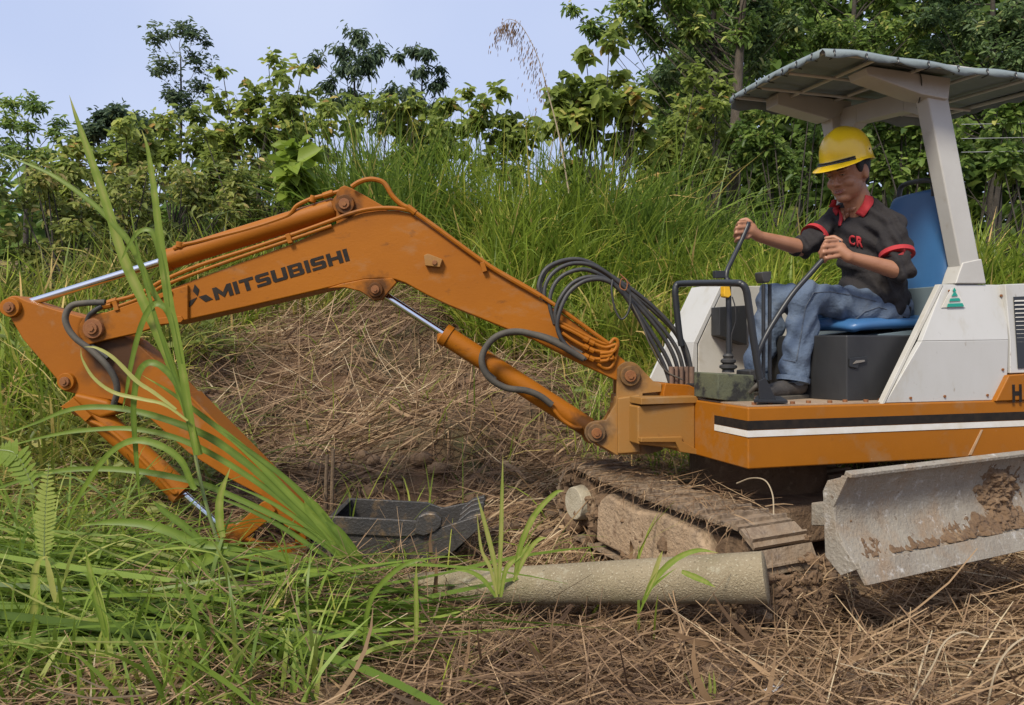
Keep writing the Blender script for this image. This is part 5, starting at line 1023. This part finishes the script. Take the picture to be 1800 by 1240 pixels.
# the wood farther back reads as one dark mass
bag = Bag(); n = 72000; y = U_(15.5, 24, n); px = np.where(U_(0, 1, n) < .76, U_(1080, 2500, n), U_(-600, 1150, n)); hz = U_(0, 1, n) ** 1.35; x = (px - 900) / F * y; z = G(x, y) + hz * (11 * sstep(1100, 1330, px) + 2.0 + .5 * np.sin(px * .021)); a = U_(0, 2 * np.pi, n)
bag.leaves(np.stack([x, y, z], 1), np.stack([np.cos(a), np.sin(a), rng.normal(-.3, .4, n)], 1), np.stack([rng.normal(0, .6, n), rng.normal(-.3, .5, n), np.ones(n)], 1), U_(.25, .5, n), U_(.15, .28, n), np.clip(rng.normal(.35, .25, n), 0, 1))
bag.build('distant_wood', LEAFM, kind='stuff', label='dark dense wood far behind the forest trees', cat='wood')
# ------------------------------------------------------------------ concrete pole, mud, small things
p0, p1 = W(1345, 1015, 2.72), W(545, 1042, 3.36); d = (p1 - p0).normalized(); st = 10
b = MB(); b.tube([p0 - d * .006, p0] + [p0.lerp(p1, i / st) for i in range(1, st + 1)], [.074, .09] + [.09 - .036 * i / st for i in range(1, st + 1)], 28, False)
PO = b.build('concrete_pole', CONC, None, label='mossy tapered concrete pole lying on the ground in front of the bucket and track', cat='pole')
MB().tube([p0 - d * .001, p0 - d * .003], [.05, .05], 20, False).build('hollow_core', MUD, PO)
def lump(c, rx, ry, rz_, seed, nu=28, nv=18):
    b = MB().ell(c, rx, ry, rz_, nu=nu, nv=nv); r = np.random.default_rng(seed); c = np.array(c); v = np.array(b.v) - c; s = np.ones(len(v))
    for k in range(14):
        w_ = r.normal(0, 1, 3) * (14 if k < 7 else 34); s += (.10 if k < 7 else .05) * np.sin(v @ w_ + r.uniform(0, 6))
    s += np.random.default_rng(seed + 1).normal(0, .20, len(v))
    b.v = [tuple(q) for q in v * s[:, None] + c]; return b
def crumbs(parent, name, spots, place, m=MUD):
    """many small crumbs heaped together"""
    b = MB(); r = np.random.default_rng(11)
    for (u, v_, su, sv, n, r0, r1) in spots:
        for k in range(n):
            rad = r.uniform(r0, r1); l = lump(place(u + r.normal(0, su), v_ + r.normal(0, sv)), rad * 1.2, rad * .9, rad, int(r.integers(1e6)), 9, 6); b.add(l.v, l.f)
    return b.build(name, m, parent, kind='stuff', sharp=28)
crumbs(TR1, 'caked_mud', [(.15, .03, .10, .06, 140, .005, .018), (.2, -.03, .09, .04, 90, .005, .018)], lambda wd, z: U(-.10 - .02 * rng.uniform(0, 1), wd, z))
crumbs(TR1, 'caked_mud', [(.35, .11, .10, .02, 30, .008, .028), (.75, .10, .12, .03, 40, .008, .03), (1.05, .12, .05, .05, 30, .01, .035), (.5, -.02, .25, .02, 50, .01, .03), (1.33, .12, .04, .08, 36, .012, .04)], lambda l, z: U(l, .03 + rng.uniform(-.015, .015), z + .03))
crumbs(TR1, 'caked_mud', [(.12, .10, .11, .07, 420, .005, .019), (.06, .03, .09, .06, 260, .005, .018)], lambda wd, z: U(-.17 + .05 * rng.uniform(-1, 1), wd, z))
# straw lying on and hanging from the near track
bag = Bag(); n = 330; l_ = U_(.1, 1.4, n) ** 1.0; l_ = .2 + (l_ - .2) * 1.0; wd = U_(-.02, .34, n); base = np.array([U(a, c, zc + RT + .012 - .018 * math.sin(math.pi * np.clip(a / 1.3, 0, 1))) for a, c in zip(l_, wd)]); az = rng.normal(1.0, .7, n) + np.pi * (U_(0, 1, n) < .5)
bag.blades(base + np.array([0, 0, 1]) * np.abs(rng.normal(0, .008, n))[:, None], az, U_(.08, .3, n), U_(.0025, .005, n), U_(1.35, 1.62, n), U_(-.1, .5, n), np.clip(rng.normal(.4, .2, n), 0, 1), 3, U_(-1, 1, n), np.array([.9, 1, .9, .5]))
n = 200; l_ = U_(.0, 1.35, n); base = np.array([U(a, -.005, zc + RT - .02 + rng.uniform(-.02, .02)) for a in l_])
bag.blades(base, rng.normal(3.6, .8, n), U_(.03, .11, n), U_(.002, .004, n), U_(1.2, 2.4, n), U_(.3, 1.2, n), np.clip(rng.normal(.3, .2, n), 0, 1), 3, U_(-1, 1, n), np.array([.9, 1, .9, .5]))
n = 700; base = np.array([U(-.18 + rng.uniform(-.04, .06), rng.uniform(-.02, .34), rng.uniform(-.05, .2)) for _ in range(n)])
bag.blades(base, U_(0, 6.28, n), U_(.06, .25, n), U_(.002, .005, n), U_(.6, 2.6, n), U_(-.5, 1, n), np.clip(rng.normal(.35, .22, n), 0, 1), 3, U_(-1, 1, n), np.array([.9, 1, .9, .5]))
bag.build('straw_on_track', STRAW, kind='stuff', label='dry straw caught on the excavator track', cat='straw')
# single long straws on the right foreground and arching over the track
for lab, pts, r in (('pale straw stalk arching over the rear of the track', [(1295, 850, 3.3), (1320, 841, 3.2), (1345, 845, 3.1), (1358, 870, 3.05), (1360, 905, 3.02)], .0028),
                ('pale bent straw stalk at the lower right corner', [(1735, 1245, 2.2), (1750, 1180, 2.2), (1775, 1140, 2.2), (1810, 1115, 2.2)], .003),
                ('pale hooked straw stalk left of the lower right corner', [(1600, 1240, 2.25), (1640, 1170, 2.25), (1660, 1130, 2.25), (1690, 1112, 2.25), (1720, 1120, 2.25)], .0028)):
    MB().tube([W(*p) for p in pts], r, 6).build('straw_stalk', MATS.get('pale_straw') or mat('pale_straw', (.40, .32, .21), (.30, .23, .14), 20, .7), None, label=lab, cat='straw', group='long pale straws')
# broken stems standing near the bucket
for i, (x, y0, y1, lab) in enumerate(((573, 905, 800, 'left of the two dry broken stems standing beside the bucket'), (584, 905, 790, 'right of the two dry broken stems standing beside the bucket'))):
    MB().tube([W(x - 2, y0 + 30, 4.45), W(x, (y0 + y1) / 2, 4.45), W(x + 2, y1, 4.45)], [.013, .011, .010], 8).build('broken_stem', mat('dry_stem', (.22, .15, .09), (.13, .09, .055), 20, .9, bump=.4) if 'dry_stem' not in MATS else MATS['dry_stem'], None, label=lab, cat='stem', group='broken stems by the bucket')
# scrap of paper
q = W(1358, 1238, 2.33); zg = g1(q.x, q.y) + .05; vs = []
for i in range(5):
    for j in range(4): vs.append(Vector((q.x + (i - 2) * .014, q.y + (j - 1.5) * .014, zg + .010 * math.sin(i * 2.2 + j) + .012 * math.cos(j * 1.9) + .008 * i)))
MB().add(vs, [(i * 4 + j, i * 4 + j + 1, (i + 1) * 4 + j + 1, (i + 1) * 4 + j) for i in range(4) for j in range(3)]).build('paper_scrap', PAPER, None, label='crumpled white paper scrap on the straw at the bottom edge', cat='paper')
# wires behind the canopy on the right
for i, (y0, lab) in enumerate(((216, 'topmost thin wire strung behind the canopy at the right'), (241, 'middle thin wire strung behind the canopy at the right'), (265, 'lowest thin wire strung behind the canopy at the right'))):
    MB().tube([W(1690, y0 + 3, 9.6), W(1800, y0 + 1, 9.6), W(1990, y0 - 4, 9.6)], .004, 6).build('wire', mat('wire_grey', (.35, .35, .36), None, rough=.5) if 'wire_grey' not in MATS else MATS['wire_grey'], None, label=lab, cat='wire', group='wires at the right')

# ------------------------------------------------------------------ foreground grass, blade by blade
FG = leafmat('foreground_blade', [(0, (.085, .145, .02)), (.35, (.155, .235, .03)), (.7, (.25, .34, .05)), (1, (.46, .45, .13))], .45, .42, .3)
def ribbon(name, pts, wid, parent, rnd, m=FG, sub=7, face=None, fold=.18, stem=False, **tags):
    P = [W(*p) for p in pts]; E = [P[0] * 2 - P[1]] + P + [P[-1] * 2 - P[-2]]; path = []
    for i in range(1, len(E) - 2):
        for k in range(sub):
            t = k / sub; a, b_, c, dd = E[i - 1:i + 3]; path.append(.5 * ((2 * b_) + (c - a) * t + (2 * a - 5 * b_ + 4 * c - dd) * t * t + (-a + 3 * b_ - 3 * c + dd) * t ** 3))
    path.append(P[-1]); n = len(path); V = []; camv = face or Vector((.15, -1, .35)).normalized()
    for i, p in enumerate(path):
        t = i / (n - 1); tg = (path[min(i + 1, n - 1)] - path[max(i - 1, 0)]).normalized(); s = tg.cross(camv)
        s = s.normalized() if s.length > .05 else Vector((1, 0, 0)); nn = s.cross(tg).normalized()
        w_ = wid * np.interp(t, [0, .15, .45, .75, 1], [.55, .85, 1, .7, .03]) / 2 * (1 + .04 * math.sin(i * 1.7 + rnd * 9))
        V += [p - s * w_ + nn * w_ * fold, p - nn * w_ * .1, p + s * w_ + nn * w_ * fold]
    Fq = [(3 * i + k, 3 * i + k + 1, 3 * i + k + 4, 3 * i + k + 3) for i in range(n - 1) for k in (0, 1)]
    rv = np.full((n, 3), rnd); rv[:, 1] += .22; rv += np.random.default_rng(int(rnd * 999) + n).normal(0, .05, (n, 1)); rv[-max(2, n // 9):] += .25
    return npmesh(name, np.array([v[:] for v in V]), Fq, m, parent, np.clip(rv.ravel(), 0, 1), **tags)
def gplant(label, blades, D, group='tall grass in the foreground', stem=None):
    b0 = blades[0][0][0]; o = empty('grass_plant', W(b0[0], b0[1], D), label, 'grass', group)
    for pts, w_, r in blades: ribbon('leaf', [(p[0], p[1], D if len(p) < 3 else p[2]) for p in pts], w_ * .78, o, r)
    for pts, r in (stem or []): MB().tube([W(p[0], p[1], D if len(p) < 3 else p[2]) for p in pts], r, 7).build('stem', MATS.get('grass_stem') or mat('grass_stem', (.13, .19, .05), (.20, .22, .08), 14, .5), o)
    return o
D = 3.15
gplant('tallest grass plant crossing the stick, its broad blade reaching into the sky', [
    ([(352, 800), (325, 712), (296, 630), (253, 533), (218, 455), (187, 358), (156, 268), (134, 206), (122, 168)], .052, .62),
    ([(330, 735), (303, 572), (272, 518), (233, 436), (205, 400), (163, 358), (97, 311), (40, 285), (-20, 262)], .032, .35)], D, stem=[([(404, 1012), (365, 896), (342, 794), (331, 712), (311, 595), (295, 518)], [.008, .0075, .007, .007, .006, .004])])
gplant('upright grass plant right of the tallest one, with leaves arching to the left', [
    ([(345, 800), (331, 712), (311, 595), (295, 518), (280, 408), (272, 342), (260, 264), (249, 228)], .045, .55),
    ([(296, 540), (288, 480), (272, 418), (258, 404), (240, 412), (222, 440), (209, 468)], .028, .3),
    ([(318, 640), (300, 560), (285, 538), (268, 538), (249, 572), (233, 630), (222, 690), (214, 725)], .034, .30),
    ([(335, 760), (318, 690), (290, 650), (262, 638), (243, 660), (235, 717), (239, 794), (243, 850), (246, 890)], .036, .22),
    ([(340, 790), (322, 700), (300, 640), (262, 520), (240, 430), (228, 360)], .022, .25)], D - .03)
gplant('grass plant bent over the bucket cylinder with yellowed leaf edges', [
    ([(310, 720), (270, 690), (240, 670), (200, 630), (170, 612), (148, 610)], .022, .95), ([(330, 740), (290, 712), (250, 702), (200, 690), (165, 665), (145, 632), (142, 612)], .020, .88),
    ([(345, 860), (338, 853), (318, 810), (280, 783), (233, 775), (190, 800), (150, 855), (120, 915), (93, 989)], .036, .35)], D - .05)
gplant('sheaf of long cut reeds leaning from the bucket to the upper left', [
    ([(660, 1030), (600, 965), (506, 880), (430, 812), (350, 760), (233, 722), (136, 718), (60, 745), (-20, 775)], .040, .22), ([(655, 1030), (590, 960), (480, 868), (350, 787), (249, 756), (156, 756), (70, 770), (-20, 795)], .032, .32),
    ([(650, 1040), (560, 950), (389, 864), (300, 838), (200, 825), (97, 829), (0, 857), (-30, 868)], .034, .2), ([(665, 1035), (610, 965), (520, 880), (430, 790), (360, 735), (300, 690), (250, 660)], .036, .40),
    ([(668, 1040), (620, 975), (560, 900), (500, 840), (420, 780), (370, 745)], .034, .15), ([(640, 1030), (580, 940), (545, 900), (535, 880)], .05, .5), ([(672, 1042), (625, 990), (585, 930), (555, 890), (540, 872)], .05, .35),
    ([(676, 1045), (640, 1000), (600, 940), (560, 905)], .055, .18), ([(670, 1050), (600, 975), (540, 925), (470, 880), (400, 850)], .028, .28), ([(660, 1050), (580, 985), (500, 930), (430, 893), (340, 860)], .026, .12)], 3.22)
gplant('short broad grass leaf standing before the bucket cylinder rod', [([(392, 945), (386, 915), (388, 870), (405, 822)], .042, .7), ([(400, 962), (360, 985), (300, 1010), (230, 1035)], .06, .42), ([(400, 960), (350, 955), (270, 925), (200, 918), (135, 925)], .045, .3), ([(395, 990), (330, 930), (290, 900), (268, 880)], .035, .18), ([(310, 1000), (318, 1040), (302, 1075)], .035, .25)], 2.95)
gplant('tuft of thin blades standing before the pole, left of centre', [([(876, 1045), (880, 960), (882, 880), (884, 800)], .020, .75), ([(877, 1042), (868, 985), (852, 920), (838, 868)], .022, .8), ([(874, 1050), (862, 1000), (846, 965), (838, 900)], .016, .9), ([(905, 1020), (915, 960), (940, 905), (975, 868), (992, 863)], .026, .62), ([(902, 1022), (925, 975), (945, 950), (962, 945)], .022, .7), ([(880, 1050), (890, 1000), (915, 975), (935, 948)], .022, .66), ([(872, 1050), (850, 1020), (825, 1005), (800, 1003)], .02, .5)], 2.62)
gplant('small plant with lance shaped leaves in front of the concrete pole', [([(1130, 1060), (1150, 1020), (1185, 985), (1225, 968), (1262, 972)], .026, .6), ([(1198, 1005), (1215, 1012), (1238, 1022), (1258, 1033)], .026, .65), ([(1135, 1045), (1148, 1015), (1158, 985), (1165, 968)], .022, .95), ([(1125, 1075), (1140, 1040), (1160, 1020), (1190, 998)], .012, .5)], 2.5)
gplant('upright single blade of grass left of the tuft before the pole', [([(731, 1130), (732, 1080), (731, 1030), (732, 990)], .020, .7), ([(640, 1135), (645, 1080), (660, 1040), (700, 1000), (735, 985), (752, 990)], .022, .3)], 2.4)
gplant('bright green blades at the bottom edge near the paper', [([(1245, 1245), (1248, 1210), (1246, 1180)], .014, .8), ([(1240, 1245), (1238, 1215), (1232, 1185)], .014, .85), ([(1250, 1245), (1256, 1215), (1254, 1178)], .012, .7)], 2.25)
gplant('pale drooping blade at the lower left with a yellow leaf beside it', [([(66, 1215), (64, 1150), (60, 1080), (62, 1010), (70, 985), (84, 978)], .036, .8), ([(98, 1060), (88, 1010), (80, 975)], .026, 1.0), ([(100, 1075), (105, 1040), (116, 1012)], .016, .7)], 2.55)
gplant('young grass plant at the bottom left with leaves spread both ways', [([(190, 1150), (180, 1080), (160, 1010), (150, 965)], .028, .6), ([(188, 1120), (170, 1060), (158, 1015), (140, 1008)], .024, .3), ([(180, 1235), (178, 1180), (172, 1140), (182, 1100)], .024, .75), ([(232, 1235), (205, 1185), (170, 1145), (145, 1118)], .024, .55), ([(300, 1230), (292, 1170), (280, 1120), (274, 1090)], .024, .5), ([(310, 1235), (312, 1180), (330, 1140), (336, 1135)], .022, .65)], 2.35)
# lying green reeds over the left foreground
bag = Bag(); n = 1250; px = U_(-200, 520, n); y = U_(2.5, 3.35, n); x = (px - 900) / F * y; z = G(x, y) + np.abs(rng.normal(0, .035, n)) * (1 + 1.6 * (px < 300)) + .005
az = np.where(U_(0, 1, n) < .75, np.pi - .12 + rng.normal(0, .16, n), rng.normal(.25, .35, n)); keep = (px > 60) | (U_(0, 1, n) < .5)
bag.blades(np.stack([x, y, z], 1)[keep], az[keep], U_(.4, 1.15, n)[keep], U_(.008, .022, n)[keep], np.pi / 2 - np.abs(rng.normal(.03, .05, n))[keep], rng.normal(.08, .14, n)[keep], np.clip(rng.normal(.33, .22, n), 0, 1)[keep], 6, U_(-1.1, 1.1, n)[keep])
n = 520; px = U_(-250, 600, n); y = U_(2.1, 2.9, n); x = (px - 900) / F * y
bag.blades(np.stack([x, y, G(x, y)], 1), U_(0, 6.28, n), U_(.15, .45, n), U_(.006, .016, n), np.abs(rng.normal(.25, .25, n)), U_(.2, 1.6, n), np.clip(rng.normal(.6, .2, n), 0, 1), 6, U_(-.7, .7, n))
n = 620; px = np.minimum(U_(60, 690, n), U_(200, 900, n)); y = U_(2.45, 3.3, n); x = (px - 900) / F * y; az = np.pi - .05 + rng.normal(0, .2, n); az = np.where(U_(0, 1, n) < .15, rng.normal(-.3, .6, n), az)
bag.blades(np.stack([x, y, G(x, y) + np.abs(rng.normal(.02, .05, n))], 1), az, U_(.5, 1.35, n) * np.where(px < 250, .8, 1), U_(.011, .032, n), np.pi / 2 - U_(.05, .34, n), U_(.2, .8, n), np.clip(rng.normal(.4, .25, n), 0, 1), 9, U_(-1.2, .6, n))
n = 360; px = np.where(U_(0, 1, n) < .75, U_(-250, 160, n), U_(0, 260, n)); y = U_(2.7, 3.6, n); x = (px - 900) / F * y
bag.blades(np.stack([x, y, G(x, y)], 1), rng.normal(.2, 1.2, n) + np.pi * (U_(0, 1, n) < .5), U_(.4, .95, n), U_(.005, .013, n), np.abs(rng.normal(.25, .2, n)), U_(1.0, 2.3, n), np.clip(rng.normal(.55, .25, n), 0, 1), 8, U_(-.8, .8, n))
n = 260; px = U_(-150, 640, n); y = U_(2.35, 3.2, n); x = (px - 900) / F * y; az = np.pi - .1 + rng.normal(0, .35, n)
bag.blades(np.stack([x, y, G(x, y) + np.abs(rng.normal(.03, .05, n))], 1), az, U_(.3, .8, n), U_(.004, .010, n), np.pi / 2 - np.abs(rng.normal(.05, .10, n)), rng.normal(.1, .35, n), np.clip(rng.normal(.9, .12, n), 0, 1), 6, U_(-1, 1, n))
bag.build('fallen_reeds', FG, kind='stuff', label='flattened green reeds and young grass over the left foreground', cat='grass')
# ferns
def frond(label, pts, D, lmax, n, r):
    P = [W(p[0], p[1], D) for p in pts]; o = empty('fern_frond', P[0], label, 'fern', 'fern fronds in the foreground')
    MB().tube(P, [.004, .003, .0015] if len(P) == 3 else .003, 6).build('rachis', MATS['grass_stem'], o)
    me = bpy.data.meshes.new('leaflet'); pr = [(0, .12), (.1, .2), (.5, .17), (.85, .1), (1, .01)]; V = [(x_, s * w_, -.10 * x_ * x_ + .05 * abs(s)) for x_, w_ in pr for s in (-1, 1)]
    me.from_pydata(V, [], [(2 * i, 2 * i + 1, 2 * i + 3, 2 * i + 2) for i in range(len(pr) - 1)]); at = me.attributes.new('rnd', 'FLOAT', 'POINT'); at.data.foreach_set('value', [r] * len(V)); me.materials.append(FG)
    for k in range(n):
        t = (k + .5) / n * (len(P) - 1); i = min(int(t), len(P) - 2); p = P[i].lerp(P[i + 1], t - i); tg = (P[i + 1] - P[i]).normalized(); sd_ = tg.cross(Vector((0, -1, .25))).normalized()
        for s in (-1, 1):
            L = lmax * math.sin(math.pi * (.12 + .86 * (k + .5) / n)) ** .7 * rng.uniform(.85, 1.1); x_ = (sd_ * s + tg * .3 + Vector((0, -.1, rng.normal(0, .08)))).normalized(); zz = Vector((0, -1, .3)); yy = zz.cross(x_).normalized(); zz = x_.cross(yy)
            q = bpy.data.objects.new('leaflet', me); COL.objects.link(q); q.parent = o; q.matrix_local = Matrix.Translation(p - o.location) @ Matrix((x_ * L, yy * L, zz * L)).transposed().to_4x4()
frond('upright yellow green fern frond at the left side', [(78, 985), (80, 900), (86, 815)], 2.7, .042, 24, .8)
frond('dark fern frond lying on the straw at the bottom left', [(650, 1200), (560, 1160), (445, 1128)], 2.45, .048, 20, .1)
frond('small fern frond at the left edge above the reeds', [(60, 860), (30, 800), (-10, 790)], 3.0, .06, 14, .6)
# seeding reed against the sky
o = empty('seeding_reed', W(1000, 330, 8.8), 'tall seeding reed with drooping brown panicle against the sky', 'reed')
sp = [(1000, 340, 8.8), (985, 250, 8.8), (965, 170, 8.8), (945, 100, 8.8), (918, 48, 8.8), (895, 34, 8.8), (880, 46, 8.8)]
MB().tube([W(*p) for p in sp], [.010, .009, .007, .005, .0035, .0025, .0015], 6).build('stem', MATS['pale_straw'], o)
bag = Bag(); n = 420; t = U_(.35, 1, n); pp = np.array([W(*p)[:] for p in sp]); ti = t * (len(sp) - 1); i0 = np.minimum(ti.astype(int), len(sp) - 2); pos = pp[i0] + (pp[i0 + 1] - pp[i0]) * (ti - i0)[:, None]; off = np.abs(rng.normal(0, .10, n)); pos = pos + np.stack([-off * .6 + rng.normal(0, .03, n), rng.normal(0, .08, n), -off * 1.2], 1)
a = U_(0, 6.28, n); bag.leaves(pos, np.stack([.3 * np.cos(a) - .2, .3 * np.sin(a), -np.ones(n)], 1), np.stack([np.cos(a), np.sin(a), np.zeros(n)], 1), U_(.03, .07, n), U_(.008, .014, n), U_(.1, .5, n))
bag.build('panicle', STRAW, o, kind='stuff')
